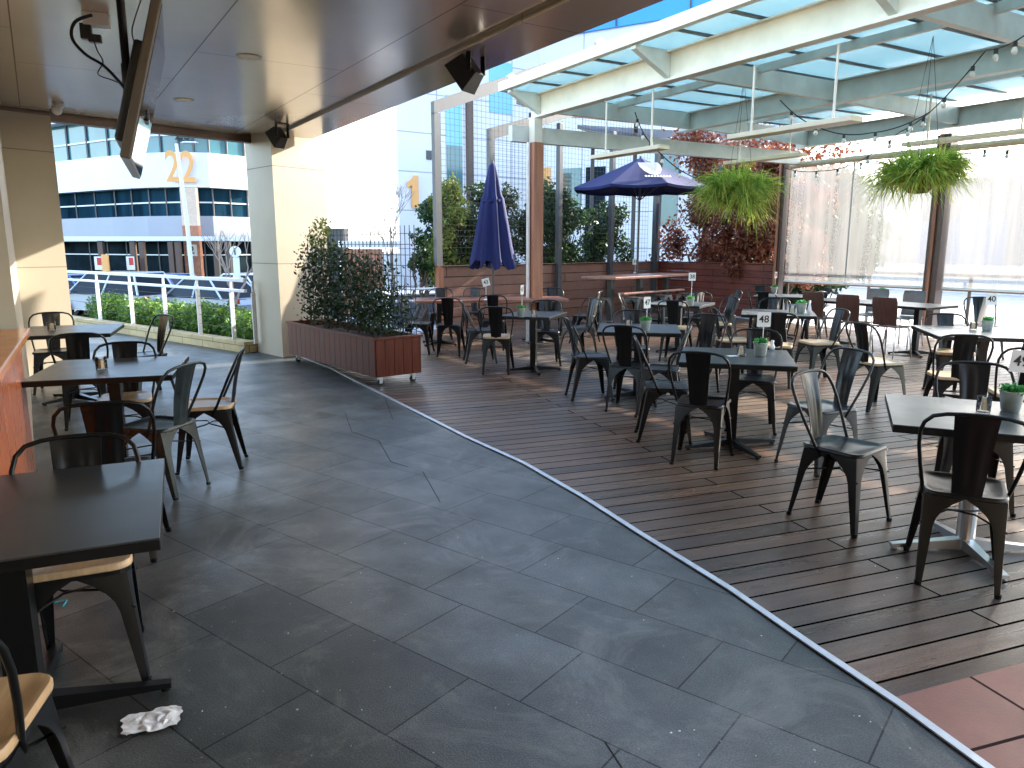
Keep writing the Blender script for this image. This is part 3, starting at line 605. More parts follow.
# hanging baskets
def basket(loc, r, hgt, seed, label, ztop):
    o = empty('hanging_basket', loc, 0, label, 'hanging plant', 'hanging baskets')
    mb = MB(); mb.lathe([(0, -.25), (.1, -.24), (.2, -.15), (.24, 0), (.22, 0), (0, -.02)], 18); mb.build('basket', M['coir'], o, True)
    mb = MB()
    for a in (0, 2.1, 4.2): mb.tube([(.23 * math.cos(a), .23 * math.sin(a), 0), (0, 0, ztop - loc[2])], .003, 5)
    mb.build('hanging_wire', M['wire'], o)
    rg = np.random.default_rng(seed); q = []
    for tuft in range(46):      # separate tufts, some drooping well below the basket
        d = rg.normal(size=3); d /= np.linalg.norm(d); d[2] = d[2] * .75 + .12; R0 = rg.uniform(.30, .62)
        c = d * np.array([r, r, r * .6]) * R0; ta = math.atan2(d[1], d[0]); te = rg.uniform(-.3, 1.); tl = rg.uniform(.7, 1.25)
        for i in range(64):
            p = c + rg.normal(size=3) * .035; a = ta + rg.normal() * .75; e = te + rg.normal() * .45
            L = rg.uniform(.22, .50) * r * tl; v = np.array([math.cos(a) * math.cos(e), math.sin(a) * math.cos(e), math.sin(e)]) * L * .34
            side = np.array([-math.sin(a), math.cos(a), .4 * rg.normal()]) * rg.uniform(.006, .012); pts = [p]
            for k in range(4):
                pts.append(pts[-1] + v); v = v + np.array([0, 0, -.12 * L * rg.uniform(.3, 1.6)]) + rg.normal(size=3) * .014
            for k in range(4):
                w0 = side * (1 - k / 4.5); w1 = side * (1 - (k + 1) / 4.5); q.append([pts[k] - w0, pts[k] + w0, pts[k + 1] + w1, pts[k + 1] - w1])
    q = np.array(q); q[:, :, 2] *= hgt; qmesh('foliage', q.reshape(-1, 3), len(q), M['grassy'], o)
bx_, by_, bz_ = at(738, 192, 11.2); basket((bx_, by_, bz_), .66, 1., 1, 'bushy spider plant basket hanging in front of the red foliage', 3.95)
bx_, by_, bz_ = at(920, 172, 9.0); basket((bx_, by_, bz_), .60, .85, 2, 'bushy spider plant basket hanging before the thick brown post', 3.95)
# umbrellas
o = empty('umbrella', (-.33, 12.95, 0), .3, 'closed navy umbrella standing by the brown fence', 'umbrella')
mb = MB(); bm = mb.bm; rings = []; NN = 32
for z, r in ((2.98, .02), (2.93, .07), (2.7, .13), (2.45, .17), (2.4, .20), (2.0, .26), (1.6, .33), (1.38, .38), (1.28, .40)):
    ring = []; r *= .84
    for k in range(NN):
        a = 2 * math.pi * k / NN; f = 1 + .28 * math.cos(a * 8) * min(1, (3 - z) / .8); zz = z - (.10 * math.cos(a * 8 + 1.) if z < 1.3 else 0) ; ring.append(bm.verts.new((r * f * math.cos(a), r * f * math.sin(a), zz)))
    rings.append(ring)
for a, b in zip(rings, rings[1:]):
    for k in range(NN): bm.faces.new((a[k], a[(k + 1) % NN], b[(k + 1) % NN], b[k]))
bm.faces.new(rings[0]); mb.build('canopy', M['navy'], o, True)
mb = MB(); mb.tube([(0, 0, .05), (0, 0, 3.02)], .022, 10); mb.build('pole', M['darksteel'], o)
mb = MB(); mb.lathe([(0, 0), (.25, 0), (.25, .05), (.05, .08), (0, .08)], 20); mb.build('base', M['darksteel'], o)
mb = MB(); mb.lathe([(.172, 2.33), (.19, 2.335), (.19, 2.37), (.172, 2.375)], 20); mb.build('tie_strap', M['navy'], o)
ux, uy, _ = at(638, 246, 15.9)
o = empty('umbrella', (ux, uy, 0), R(12), 'open navy umbrella with white wing logo over the tall table', 'umbrella')
mb = MB(); bm = mb.bm; rings = []; n8 = 8; RIM = 1.42; ZR = 2.78; ZT = 3.40
top = bm.verts.new((0, 0, ZT))
for j in range(1, 7):
    f = j / 6; ring = []
    for k in range(n8 * 4):
        a = 2 * math.pi * k / (n8 * 4); sg = (k % 4) / 4; r = RIM * f * (math.cos(math.pi / n8) / math.cos((sg - .5) * 2 * math.pi / n8)) ; z = ZT - (ZT - ZR) * f ** .95 + .035 * f * (4 * sg * (1 - sg)) * -1
        ring.append(bm.verts.new((r * math.cos(a), r * math.sin(a), z)))
    rings.append(ring)
for k in range(n8 * 4): bm.faces.new((top, rings[0][k], rings[0][(k + 1) % (n8 * 4)]))
for a, b in zip(rings, rings[1:]):
    for k in range(n8 * 4): bm.faces.new((a[k], b[k], b[(k + 1) % (n8 * 4)], a[(k + 1) % (n8 * 4)]))
low = [bm.verts.new((v.co.x, v.co.y, v.co.z - .05)) for v in rings[-1]]
for k in range(n8 * 4): bm.faces.new((rings[-1][k], low[k], low[(k + 1) % (n8 * 4)], rings[-1][(k + 1) % (n8 * 4)]))
can_ = mb.build('canopy', M['navy'], o)
sm = can_.modifiers.new('s', 'SOLIDIFY'); sm.thickness = .006
# wing logo: two upswept wings and a line of lettering, on the slope facing the camera
lg = MB(); bm = lg.bm
wp = [(-.15, .09), (-.10, .045), (-.03, .0), (0, -.025), (.03, -.01), (.06, .04), (.085, .095), (.105, .06), (.10, .01), (.07, -.03), (.03, -.05), (0, -.053), (-.06, -.042), (-.11, -.005), (-.145, .045)]
bm.faces.new([bm.verts.new((x * 1.5, y * 2.6, 0)) for x, y in wp][::-1]); bmesh.ops.triangulate(bm, faces=bm.faces, ngon_method='EAR_CLIP')
ex = bmesh.ops.extrude_face_region(bm, geom=list(bm.faces)); bmesh.ops.translate(bm, vec=(0, 0, .004), verts=[v for v in ex['geom'] if isinstance(v, bmesh.types.BMVert)])
ang = math.atan2(ZT - ZR, RIM); lc = Vector((0, -RIM * .66, ZT - (ZT - ZR) * .62 + .055))
az = R(-90 - 4); lp = Vector((math.cos(az) * RIM * .60, math.sin(az) * RIM * .60, ZT - (ZT - ZR) * .60 + .03))
l1 = lg.build('logo', M['logo'], can_); l1.location = lp; l1.rotation_euler = (ang + .25, 0, az + R(90)); l1.scale = (1.15, 1.15, 1.15)
lp2 = Vector((math.cos(az) * RIM * .80, math.sin(az) * RIM * .80, ZT - (ZT - ZR) * .80 + .02))
mb = MB()      # the lettering is too small to read in the photo: a line of letter-sized strokes
for k in range(9): mb.box((-.24 + .06 * k, 0, 0), (.044, .05, .004)); mb.box((-.24 + .06 * k + .008, .034, 0), (.02, .022, .004))
l2 = mb.build('logo_lettering', M['logo'], can_); l2.location = lp2; l2.rotation_euler = (ang + .1, 0, az + R(90))
mb = MB(); mb.tube([(0, 0, 0), (0, 0, ZT + .03)], .022, 10); mb.build('pole', M['darksteel'], o)
for k in range(8):
    a = 2 * math.pi * k / 8; mb = MB(); mb.tube([(0, 0, ZT - .03), (RIM * .98 * math.cos(a), RIM * .98 * math.sin(a), ZR - .02)], .01, 6); mb.tube([(0, 0, ZR - .25), (RIM * .5 * math.cos(a), RIM * .5 * math.sin(a), (ZT + ZR) / 2 - .04)], .009, 6); mb.build('rib', M['black'], o)
mb = MB(); mb.box((0, 0, .04), (.5, .5, .08), bev=.01); mb.build('base', M['darksteel'], o)
# ---------------------------------------------------------------- planter with trellis in front of the left gap
NR = Vector((-1.56, 8.38)); NLp = Vector((-3.13, 10.32)); ax = (NR - NLp).normalized(); pv = Vector((-ax.y, ax.x)); pv = pv if pv.y > 0 else -pv
cx = (NR + NLp) / 2 + pv * .30; L = (NR - NLp).length
pl = empty('timber_planter', (cx.x, cx.y, 0), math.atan2(ax.y, ax.x), 'long red timber planter box on castors full of dark leafy shrubs', 'planter')
mb = MB(); nb = 17
for i in range(nb):
    w = L / nb
    for y in (-.30, .30): mb.box((-L / 2 + w * (i + .5), y, .325), (w - .005, .02, .43), bev=.002)
for k in range(5):
    for x in (-L / 2, L / 2): mb.box((x, -.24 + .12 * k, .325), (.02, .115, .43), bev=.002)
mb.build('boards', M['planter_wood'], pl)
mb = MB()
for y in (-.295, .295): mb.box((0, y, .555), (L + .05, .06, .025), bev=.003)
for x in (-L / 2 + .005, L / 2 - .005): mb.box((x, 0, .5555), (.06, .53, .025), bev=.003)
mb.build('top_frame', M['planter_wood'], pl)
mb = MB(); mb.box((0, 0, .30), (L - .06, .56, .38)); mb.build('soil', M['soil'], pl)
for x in (-L / 2 + .1, L / 2 - .06):
    for y in (-.22, .22):
        mb = MB(); mb.box((x, y, .095), (.05, .05, .03)); mb.box((x - .024, y, .065), (.006, .04, .07)); mb.box((x + .024, y, .065), (.006, .04, .07)); c = mb.build('castor', M['chrome'], pl)
        mb = MB(); mb.tube([(x - .018, y, .035), (x + .018, y, .035)], .035, 14); mb.build('wheel', M['rubber'], c)
mb = MB(); x = -L / 2 + .05
while x <= L / 2 - .02: mb.box((x, .27, 1.2), (.007, .007, 1.28)); x += .105
z = .62
while z < 1.85: mb.box((0, .276, z), (L - .06, .007, .007)); z += .125
mb.build('trellis', M['wire'], pl)
cs = []; rs = []; rr = random.Random(9)
for i in range(30):
    f = (i + .5) / 30; x = -L / 2 + .2 + f * (L - .35); hh = 1.15 - .35 * abs(f - .30) * 1.7 - (.25 if f > .85 else 0)
    for j in range(3): cs.append((x + rr.uniform(-.1, .1), rr.uniform(-.12, .16), .62 + hh * (j + .4) / 3 * rr.uniform(.85, 1.05))); rs.append((.19, .22, .24))
leaves('foliage', M['leafdark'], pl, cs, rs, 6500, .026, 3, shell=.1)
cs = [(-L / 2 + .3 + rr.uniform(-.15, .4), rr.uniform(-.1, .2), rr.uniform(1.45, 1.95)) for i in range(9)]
leaves('young_leaves', M['leafyellow'], pl, cs, (.17,) * 0 or [(.17, .17, .14)] * 9, 420, .026, 5, shell=.1)
mb = MB()
for i in range(26):
    x = -L / 2 + .2 + rr.random() * (L - .4); y = rr.uniform(-.12, .2); limb(mb, (x, y, .48), (x + rr.uniform(-.2, .2), y + rr.uniform(-.1, .1), rr.uniform(1.2, 1.8)), .010, .004, .04, 4, i)
mb.build('stems', M['bark'], pl)
# ---------------------------------------------------------------- trees and shrubs beyond the fences
def bush(name, x, y, z0, z1, rx, ry, m, n, size, label, cat, seed, group=None, trunk=True, clumps=14, base=0.):
    o = empty(name, (x, y, base), 0, label, cat, group); rr = random.Random(seed); cs = []; rs = []
    for i in range(clumps):
        a = rr.uniform(0, 6.28); q = rr.random() ** .5; h = rr.random(); z = z0 + (z1 - z0) * h; k = 1 - .55 * max(0, h - .5) * 1.4
        cs.append((rx * q * k * math.cos(a) * .75, ry * q * k * math.sin(a) * .75, z - base)); s = rr.uniform(.22, .42); rs.append((rx * s * 1.1, ry * s * 1.2, (z1 - z0) * s * .5))
    leaves('crown', m, o, cs, rs, n, size, seed, shell=.25)
    mb = MB()
    if trunk:
        for k in range(4):
            c = cs[k * 3 % len(cs)]; limb(mb, (rr.uniform(-.1, .1), rr.uniform(-.05, .05), 0), c, .045, .012, .06, 6, seed + k)
        for c in cs[:12]: limb(mb, (c[0] * .5, c[1] * .5, c[2] * .6), c, .016, .005, .08, 4, seed)
        mb.build('trunk', M['bark'], o)
    return o
k = 0
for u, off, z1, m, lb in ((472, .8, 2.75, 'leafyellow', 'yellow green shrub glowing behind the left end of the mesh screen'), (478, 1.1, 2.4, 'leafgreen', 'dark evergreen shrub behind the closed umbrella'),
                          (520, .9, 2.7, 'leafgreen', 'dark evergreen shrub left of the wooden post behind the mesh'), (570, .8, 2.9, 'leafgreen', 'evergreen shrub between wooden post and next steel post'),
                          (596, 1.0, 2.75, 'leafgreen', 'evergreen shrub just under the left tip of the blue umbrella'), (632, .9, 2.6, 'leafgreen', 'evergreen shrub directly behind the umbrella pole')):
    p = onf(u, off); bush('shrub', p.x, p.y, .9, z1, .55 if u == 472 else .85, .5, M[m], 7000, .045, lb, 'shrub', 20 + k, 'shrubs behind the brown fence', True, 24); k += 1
p = onf(432, .2); o = bush('shrub', p.x - .1, p.y, .9, 1.75, .28, .25, M['leafgreen'], 700, .045, 'loose green shrub growing outside the left end post of the fence', 'shrub', 31, None, True, 8)
fa, fb = Vector(F1), Vector(p775); fn = Vector(((fb - fa).y * -1, (fb - fa).x)).normalized(); fn = fn if fn.x > 0 else -fn
for i, (f, off, z0, z1, lb) in enumerate(((.10, .9, .8, 4.3, 'red autumn shrub in the corner behind the two fences'), (.38, 1.1, .8, 4.0, 'orange red autumn shrub left of the first hanging basket'), (.66, .9, .8, 3.8, 'red autumn shrub directly under the first hanging basket'), (.80, .9, .8, 3.1, 'red autumn shrub beside the dark corner post'))):
    p = fa.lerp(fb, f) + fn * off; bush('autumn_shrub', p.x, p.y, z0, z1, 1.25, .8, M['leafred'], 9500, .05, lb, 'shrub', 40 + i, 'autumn shrubs behind the red fence')
p = fa.lerp(fb, .3) + fn * 3.2; bush('autumn_tree', p.x, p.y, 2.2, 5.4, 2.0, 1.6, M['leafred'], 3200, .075, 'tall red leaved tree rising behind the umbrella', 'tree', 60, None, True, 14)
q = W(12.5, -4); bush('street_tree', q.x, q.y, .2, 3.4, 2.3, 2.0, M['leafgreen'], 30000, .075, 'dark street tree behind the left clear blind', 'tree', 62, None, True, 18)
# bare trees
def bare(x, y, z0, h, m, label, seed, spread=.6, base=-1.1):
    o = empty('bare_tree', (x, y, base), 0, label, 'tree'); rr = random.Random(seed); mb = MB(); tr = limb(mb, (0, 0, 0), (0, 0, h * .35 - 0), .07, .045, .02, 4, seed); mb.build('trunk', m, o); mb = MB()
    def grow(p, d, L, r, dep):
        if dep == 0: return
        for k in range(3):
            nd = (d + Vector((rr.uniform(-1, 1), rr.uniform(-1, 1), rr.uniform(-.1, .6))) * spread).normalized(); q = p + nd * L; limb(mb, p, q, r, r * .55, .06, 3, rr.randint(0, 999)); grow(q, nd, L * .66, r * .55, dep - 1)
    grow(Vector((0, 0, h * .35)), Vector((0, 0, 1)), h * .25, .035, 4); mb.build('branches', m, o)
x, y, _ = at(232, 246, 20); bare(x, y, -1.1, 3.4, M['barkpale'], 'bare reddish twiggy tree left of the beige column', 3)
x, y, _ = at(392, 246, 26); bare(x, y, -1.1, 5.2, M['barkpale'], 'pale bare tree in front of the white building', 8, .7)
# ---------------------------------------------------------------- building 22
def ring(zA, zB, off=0., th=.3, d0=0.): pass
ptsB = [((u - 512) / 740 * .983 * d, d) for u, d in ((-60, 74), (20, 65), (75, 60.5), (115, 57.5), (150, 55.6), (185, 54.8), (215, 55.3), (250, 57.5), (285, 61), (330, 68))]
b22 = empty('office_building', (0, 0, 0), 0, 'curved white office building with an orange 22 on its upper band', 'building')
def band(name, z0, z1, off, m, y2=4.):
    mb = MB(); bm = mb.bm; P = [Vector(p) for p in ptsB]; c = Vector((-25, 75))
    Q = [p + (c - p).normalized() * off for p in P]; Rr = [p + (c - p).normalized() * (off + y2) for p in P]
    for i in range(len(P) - 1): mb.prism([tuple(Q[i]), tuple(Q[i + 1]), tuple(Rr[i + 1]), tuple(Rr[i])], z0, z1)
    bmesh.ops.remove_doubles(bm, verts=bm.verts, dist=.001); return mb.build(name, m, b22)
band('ground_floor_glass', -1.1, 1.95, 1.2, M['glassdark']); band('lower_spandrel', 1.95, 3.75, 0., M['b22_grey']); band('window_band', 3.75, 5.75, .5, M['glassblue'])
band('white_spandrel', 5.75, 8.15, -.3, M['b22_white']); band('window_band', 8.15, 10.9, .3, M['glassteal']); band('top_fascia', 10.9, 14.5, -.6, M['b22_white'])
band('window_transom', 4.68, 4.78, .42, M['white'], .1); band('window_transom', 9.35, 9.47, .2, M['white'], .1); band('shopfront_transom', .9, .98, 1.1, M['white'], .1)
mb = MB()
for i in range(len(ptsB) - 1):
    a, b = Vector(ptsB[i]), Vector(ptsB[i + 1]); c = Vector((-25, 75))
    for f in (0., .5):
        p = a.lerp(b, f); p = p + (c - p).normalized() * .42; p2 = p - (c - p).normalized() * .2; p3 = p + (c - p).normalized() * .7
        for q, zc, hz, ww in ((p, 4.75, 2.0, .09), (p2, 9.5, 2.7, .12), (p3, .6, 2.7, .08)):
            mb = MB(); mb.box((0, 0, 0), (ww, ww, hz)); mb.build('mullion', M['steelgrey'], b22, loc=(q.x, q.y, zc))
def onb(u, d): return ((u - 512) / 740 * .983 * d, d)
x, y = onb(186.5, 54.25); k22 = text('22', 3.0, 'street_number', M['orange'], b22, (x, y, 7.0), (R(90), 0, R(14)), .03); k22.scale = (.68, 1, 1)
x, y = onb(193, 54.9); text('23', 1.15, 'window_number', M['ink'], b22, (x, y - .25, 9.35), (R(90), 0, R(10)), .03)
x0, y0 = onb(193, 53.3)
pil = empty('number_pillar', (x0, y0, -.8), R(6), 'tall pillar, tan above and orange brick below, with a small number 2 plate', 'pillar')
mb = MB(); mb.box((0, 0, 5.1), (1.05, .6, 2.6)); mb.build('upper_render', M['tan'], pil); mb = MB(); mb.box((0, 0, 1.9), (1.08, .62, 3.8)); mb.build('lower_brick', M['brickorange'], pil)
mb = MB(); mb.box((0, -.33, 2.1), (.7, .04, .8)); mb.build('number_plate', M['cream'], pil); text('2', .75, 'number', M['ink'], pil, (0, -.36, 2.1), (R(90), 0, 0), .004)
mb = MB(); a, b = onb(40, 52), onb(262, 52); mb.seg(a, b, 1.95, 2.25, .8); cn2 = empty('street_canopy', (0, 0, 0), 0, 'long pale canopy on brown posts before the curved office building', 'canopy'); mb.build('canopy_beam', M['b22_white'], cn2)
for u in (101, 133, 142, 171, 178, 216, 228):
    x, y = onb(u, 52); mb = MB(); mb.box((x, y, .6), (.35, .3, 2.75)); mb.build('post', M['darkpost'], cn2)
x, y = onb(104, 50); mb = MB(); mb.box((x, y, .1), (.45, .12, 1.9)); tag(mb.build('banner_sign', M['orange']), 'narrow orange banner in front of the office entrance', 'sign')
for u, lb in ((97, 'small red and white poster left of the orange banner'), (129, 'red and white poster on the dark shopfront')):
    x, y = onb(u, 51); o = empty('poster', (x, y, .45), 0, lb, 'poster'); mb = MB(); mb.box((0, 0, 0), (.55, .04, .9)); mb.build('sheet', M['card'], o); mb = MB(); mb.box((.06, -.025, .12), (.3, .01, .5)); mb.build('print', mat('red_print', (.6, .04, .04), .5), o)
x, y = onb(190.5, 28); lp = empty('street_lamp', (x, y, -.8), R(0), 'slim white lamp pole crossing the orange 22', 'street lamp')
mb = MB(); mb.tube([(0, 0, 0), (-.06, 0, 3.2), (-.22, 0, 6.05)], [.085, .075, .06], 12); mb.build('pole', M['white'], lp)
mb = MB(); mb.lathe([(0, .0), (.1, .01), (.14, .04), (.1, .09), (0, .1)], 16); o = mb.build('lamp_head', M['white'], lp, True, loc=(.25, 0, 6.05)); o.scale = (2.4, 1.0, .8)
x, y = onb(235, 27); o = empty('info_sign', (x, y, -.8), R(5), 'round white i information sign on a pale post', 'sign')
mb = MB(); mb.box((0, .02, 1.0), (.22, .05, 2.0)); mb.build('post', M['b22_white'], o); mb = MB(); mb.lathe([(0, -.02), (.2, -.02), (.2, .02), (0, .02)], 28); k_ = mb.build('disc', M['b22_white'], o); k_.location = (0, -.03, 2.2); k_.rotation_euler = (R(90), 0, 0)
text('i', .36, 'letter', M['ink'], o, (0, -.07, 2.2), (R(90), 0, 0), .004)
# ---------------------------------------------------------------- number 1 building and its neighbours
b1 = empty('panel_building', (0, 0, 0), 0, 'tall pale lilac panel building with an orange 1 and blue strips', 'building')
a1, a2 = (-4.45, 30.), (1.2, 34.); a3 = (24., 20.5)
mb = MB(); mb.prism([a1, a2, (1.2, 44), (-6.1, 40)], -1.1, 17); mb.build('left_block', M['lilac'], b1)
mb = MB(); mb.prism([(1.2, 34), (10.5, 28.3), (14, 36), (1.2, 46)], -1.1, 10.3); mb.build('right_block', M['lilac'], b1)
mb = MB(); mb.prism([(1.1, 33.9), (10.6, 28.1), (14.1, 36), (1.2, 46)], 10.3, 16.5); mb.build('blue_upper_storey', M['brightblue'], b1)
dA = (Vector(a2) - Vector(a1)).normalized(); nA = Vector((dA.y, -dA.x)); rA = math.atan2(dA.y, dA.x)
dB = (Vector((20, 22.5)) - Vector(a2)).normalized(); nB = Vector((dB.y, -dB.x)); rB = math.atan2(dB.y, dB.x)
if nA.y > 0: nA = -nA
if nB.y > 0: nB = -nB
def onl(u, P, d):  # distance along wall for an image column
    k = (u - 512) / 740 * .983; return (k * P[1] - P[0]) / (d.x - k * d.y)
def panel(u0, u1, z0, z1, P, d, n, r, m, name='window', pr=.04):
    s0, s1 = onl(u0, P, d), onl(u1, P, d); c = Vector(P) + d * (s0 + s1) / 2 + n * pr / 2; mb = MB(); mb.box((c.x, c.y, (z0 + z1) / 2), (abs(s1 - s0), pr, z1 - z0), r); return mb.build(name, m, b1)
def zy(u, y, P, d): s = onl(u, P, d); p = Vector(P) + d * s; return at(u, y, p.y)[2]
for (u0, u1, y0, y1, m) in ((448, 463, 95, 145, 'skyblue'), (448, 463, 145, 200, 'glassteal'), (490, 512, 60, 112, 'skyblue'), (540, 556, 215, 250, 'glassteal')):
    panel(u0, u1, zy(u0, y1, a1, dA) if u0 < 545 else 1.5, zy(u0, y0, a1, dA) if u0 < 545 else 2.6, a1, dA, nA, rA, M[m])
panel(467, 473, -1.1, 9.5, a1, dA, nA, rA, M['darkpost'], 'downpipe', .12)
panel(428, 433, 5.0, 5.35, a1, dA, nA, rA, M['darksteel'], 'vent')
for (u0, u1, z0, z1, m, nm) in ((560, 580, 2.9, 4.9, 'glassteal', 'window'), (585, 604, .5, 4.9, 'glassdark', 'window'), (655, 676, 2.4, 5.6, 'glassteal', 'window'), (540, 550, 3.4, 5.0, 'orange', 'orange_panel'), (560, 571, 2.4, 4.7, 'orange', 'orange_panel'), (690, 760, 2.4, 5.6, 'glassteal', 'window')):
    panel(u0, u1, z0, z1, a2, dB, nB, rB, M[m], nm, .05)
for u in (540, 610, 680, 750): panel(u, u + 1.2, 10.3, 16.5, (1.1, 33.85), dB, nB, rB, M['roofdark'], 'panel_joint', .03)
s = onl(415.5, a1, dA); c = Vector(a1) + dA * s + nA * .05; mb = MB(); mb.prism([(-.14, -.62), (.14, -.62), (.14, .62), (-.05, .62), (-.10, .50), (-.34, .36), (-.34, .14), (-.14, .24)], 0, .06); k1 = mb.build('street_number', M['orange'], b1); k1.location = (c.x, c.y, 3.72); k1.rotation_euler = (R(90), 0, rA)
wb = empty('white_building', (0, 0, 0), 0, 'sun bleached white building with narrow green windows', 'building')
mb = MB(); mb.prism([(-12.6, 45), (-7.0, 52), (-11, 62), (-16.6, 58)], -1.1, 17); mb.build('wall', M['whitewall'], wb)
for y0, y1, u in ((148, 172, 316), (197, 220, 319)):
    mb = MB(); x, y = onb(u, 45.6); mb.box((x, y - .03, (at(u, y0, 45.6)[2] + at(u, y1, 45.6)[2]) / 2), (.35, .12, (y1 - y0) * 45 / 740), R(53)); mb.build('window', M['glassteal'], wb)
mb = MB(); x, y = onb(335, 34); mb.box((x, y, .75), (1.0, 1.0, 3.1)); mb.box((x, y, 2.33), (1.1, 1.1, .06)); tag(mb.build('plant_kiosk', M['darksteel']), 'dark grey boxy kiosk against the white building', 'kiosk')
mb = MB(); a, b = onb(340, 30), onb(450, 33); mb.seg(a, b, -1.1, 1.3, .2); mb.seg(a, b, 1.55, 1.8, .35); tag(mb.build('boundary_wall', M['whitewall']), 'low white wall across the gap behind the planter', 'wall')
mb = MB(); x, y = onb(362, 26); mb.box((x, y, .35), (1.3, .6, 2.3)); tag(mb.build('brick_pier', M['brickorange']), 'red brick pier seen through the planter trellis', 'pier')
# street side beyond the blinds
sb = empty('street_building', W(26, 0), RU, 'long white rendered building across the street beyond the blinds', 'building')
mb = MB(); mb.box((0, 0, 1.9), (46, 3.5, 4.6)); mb.build('wall', M['greywall'], sb)
for i in range(7):
    mb = MB(); mb.box((-18 + 6 * i, -1.78, 1.5), (3.4, .06, 2.2)); f = mb.build('window', M['b22_grey'], sb)
mb = MB(); p, q = W(20.5, -14), W(20.5, 20); mb.seg((p.x, p.y), (q.x, q.y), 0, .95, .25); tag(mb.build('low_wall', M['whitewall']), 'low white wall along the far side of the sunny pavement', 'wall')
aw = empty('awning', (0, 0, 0), 0, 'dark sloping roofs with red edges seen beneath the glass roof', 'awning')
for k, (ua, ub, d, z0) in enumerate(((556, 690, 21, 5.05), (610, 760, 23.5, 4.75), (690, 790, 25.5, 4.6))):
    a, b = Vector(onb(ua, d)), Vector(onb(ub, d + 2.5)); mb = MB(); bm = mb.bm; n = Vector((-(b - a).y, (b - a).x)).normalized() * 2.2
    v = [[bm.verts.new((p.x, p.y, z)) for p, z in ((a, z0), (b, z0 + .1), (b + n, z0 + .75), (a + n, z0 + .65))], [bm.verts.new((p.x, p.y, z)) for p, z in ((a, z0 + .12), (b, z0 + .22), (b + n, z0 + .87), (a + n, z0 + .77))]]
    bm.faces.new(v[0]); bm.faces.new(v[1][::-1])
    for j in range(4): bm.faces.new((v[0][j], v[0][(j + 1) % 4], v[1][(j + 1) % 4], v[1][j]))
    mb.build('roof_panel', M['roofdark'], aw); mb = MB(); mb.seg(a - n * .01, b - n * .01, z0 + .02, z0 + .12, .05); mb.build('edge_trim', M['brickorange'], aw)
    for f in (.1, .9): p = a.lerp(b, f) + n; mb = MB(); mb.box((p.x, p.y, 2.4), (.12, .12, 6.2)); mb.build('post', M['darksteel'], aw)
# ---------------------------------------------------------------- cars
def car(x, y, rz, paint, label, suv=False, zb=-.9):
    o = empty('parked_car', (x, y, zb), rz, label, 'car', 'cars parked beyond the hedge')
    hh = 1.62 if suv else 1.46; bl = .86 if suv else .80
    prof = [(-2.2, .32), (-2.25, .62), (-2.15, bl - .02), (-1.55, bl + .02), (-1.2, bl + .04), (1.0, bl + .02), (1.55, bl - .08), (2.1, bl - .2), (2.25, .55), (2.2, .3)]
    mb = MB(); bm = mb.bm; ys = ((-.80, .93), (-.87, .97), (-.89, 1.), (.89, 1.), (.87, .97), (.80, .93)); rows = []
    for yy, s in ys: rows.append([bm.verts.new((px * (s if abs(px) > 2 else 1), yy, pz if not (abs(yy) < .82 and pz > .7) else pz + .02)) for px, pz in prof])
    for r0, r1 in zip(rows, rows[1:]):
        for k in range(len(prof)): bm.faces.new((r0[k], r0[(k + 1) % len(prof)], r1[(k + 1) % len(prof)], r1[k]))
    bm.faces.new(rows[0]); bm.faces.new(rows[-1][::-1]); mb.build('body', M[paint], o, angle=.6)
    x0, x1, x2, x3 = (-2.05, -1.75, .35, 1.15) if suv else (-1.75, -1.0, .3, 1.15)
    mb = MB(); bm = mb.bm; lo = [(x0, -.84), (x3, -.84), (x3, .84), (x0, .84)]; up = [(x1, -.64), (x2, -.64), (x2, .64), (x1, .64)]
    a = [bm.verts.new((px, py, bl + .0)) for px, py in lo]; b = [bm.verts.new((px, py, hh - .06)) for px, py in up]
    for k in range(4): bm.faces.new((a[k], a[(k + 1) % 4], b[(k + 1) % 4], b[k]))
    bm.faces.new(b); mb.build('windows', M['carglass'], o)
    mb = MB(); mb.box(((x1 + x2) / 2, 0, hh - .04), (x2 - x1 + .06, 1.32, .07), bev=.03)
    for sy in (-1, 1):
        for (xa, xb) in ((x0, x1), (x3, x2), ((x0 + x3) / 2, (x1 + x2) / 2)):
            mb.tube([(xa, sy * .845, bl), (xb, sy * .65, hh - .05)], .035, 6)
    mb.build('roof', M[paint], o)
    for wx in (-1.35, 1.38):
        for sy in (-1, 1):
            mb = MB(); mb.tube([(wx, sy * .72, .32), (wx, sy * .92, .32)], .32, 22); w = mb.build('wheel', M['rubber'], o); mb = MB(); mb.tube([(wx, sy * .90, .32), (wx, sy * .93, .32)], .2, 18); mb.build('rim', M['chrome'], w)
    for sy in (-1, 1):
        mb = MB(); mb.box((2.17, sy * .62, .62), (.12, .34, .13), bev=.02); mb.build('headlight', M['bulb'], o); mb = MB(); mb.box((-2.19, sy * .66, .74), (.1, .26, .16), bev=.02); mb.build('tail_light', M['lamp_red'], o)
        mb = MB(); mb.box((.95, sy * .98, bl + .08), (.12, .16, .11), bev=.03); mb.build('wing_mirror', M[paint], o)
    return o
car(*onb(108, 26.5), R(160), 'car_silver', 'silver four wheel drive parked behind the left half of the hedge', True)
car(*onb(158, 29), R(158), 'car_blue', 'blue car parked between two silver ones behind the hedge')
car(*onb(204, 25.5), R(150), 'car_silver', 'silver hatchback parked nearest the beige column')
car(*onb(62, 28.5), R(160), 'car_blue', 'blue car at the far left behind the white railing')
car(*onb(240, 29.5), R(150), 'car_white', 'white car just left of the beige column behind the bare tree')
car(*onb(408, 17.2), R(-62), 'car_white', 'white car with blue tinted windscreen parked behind the planter')
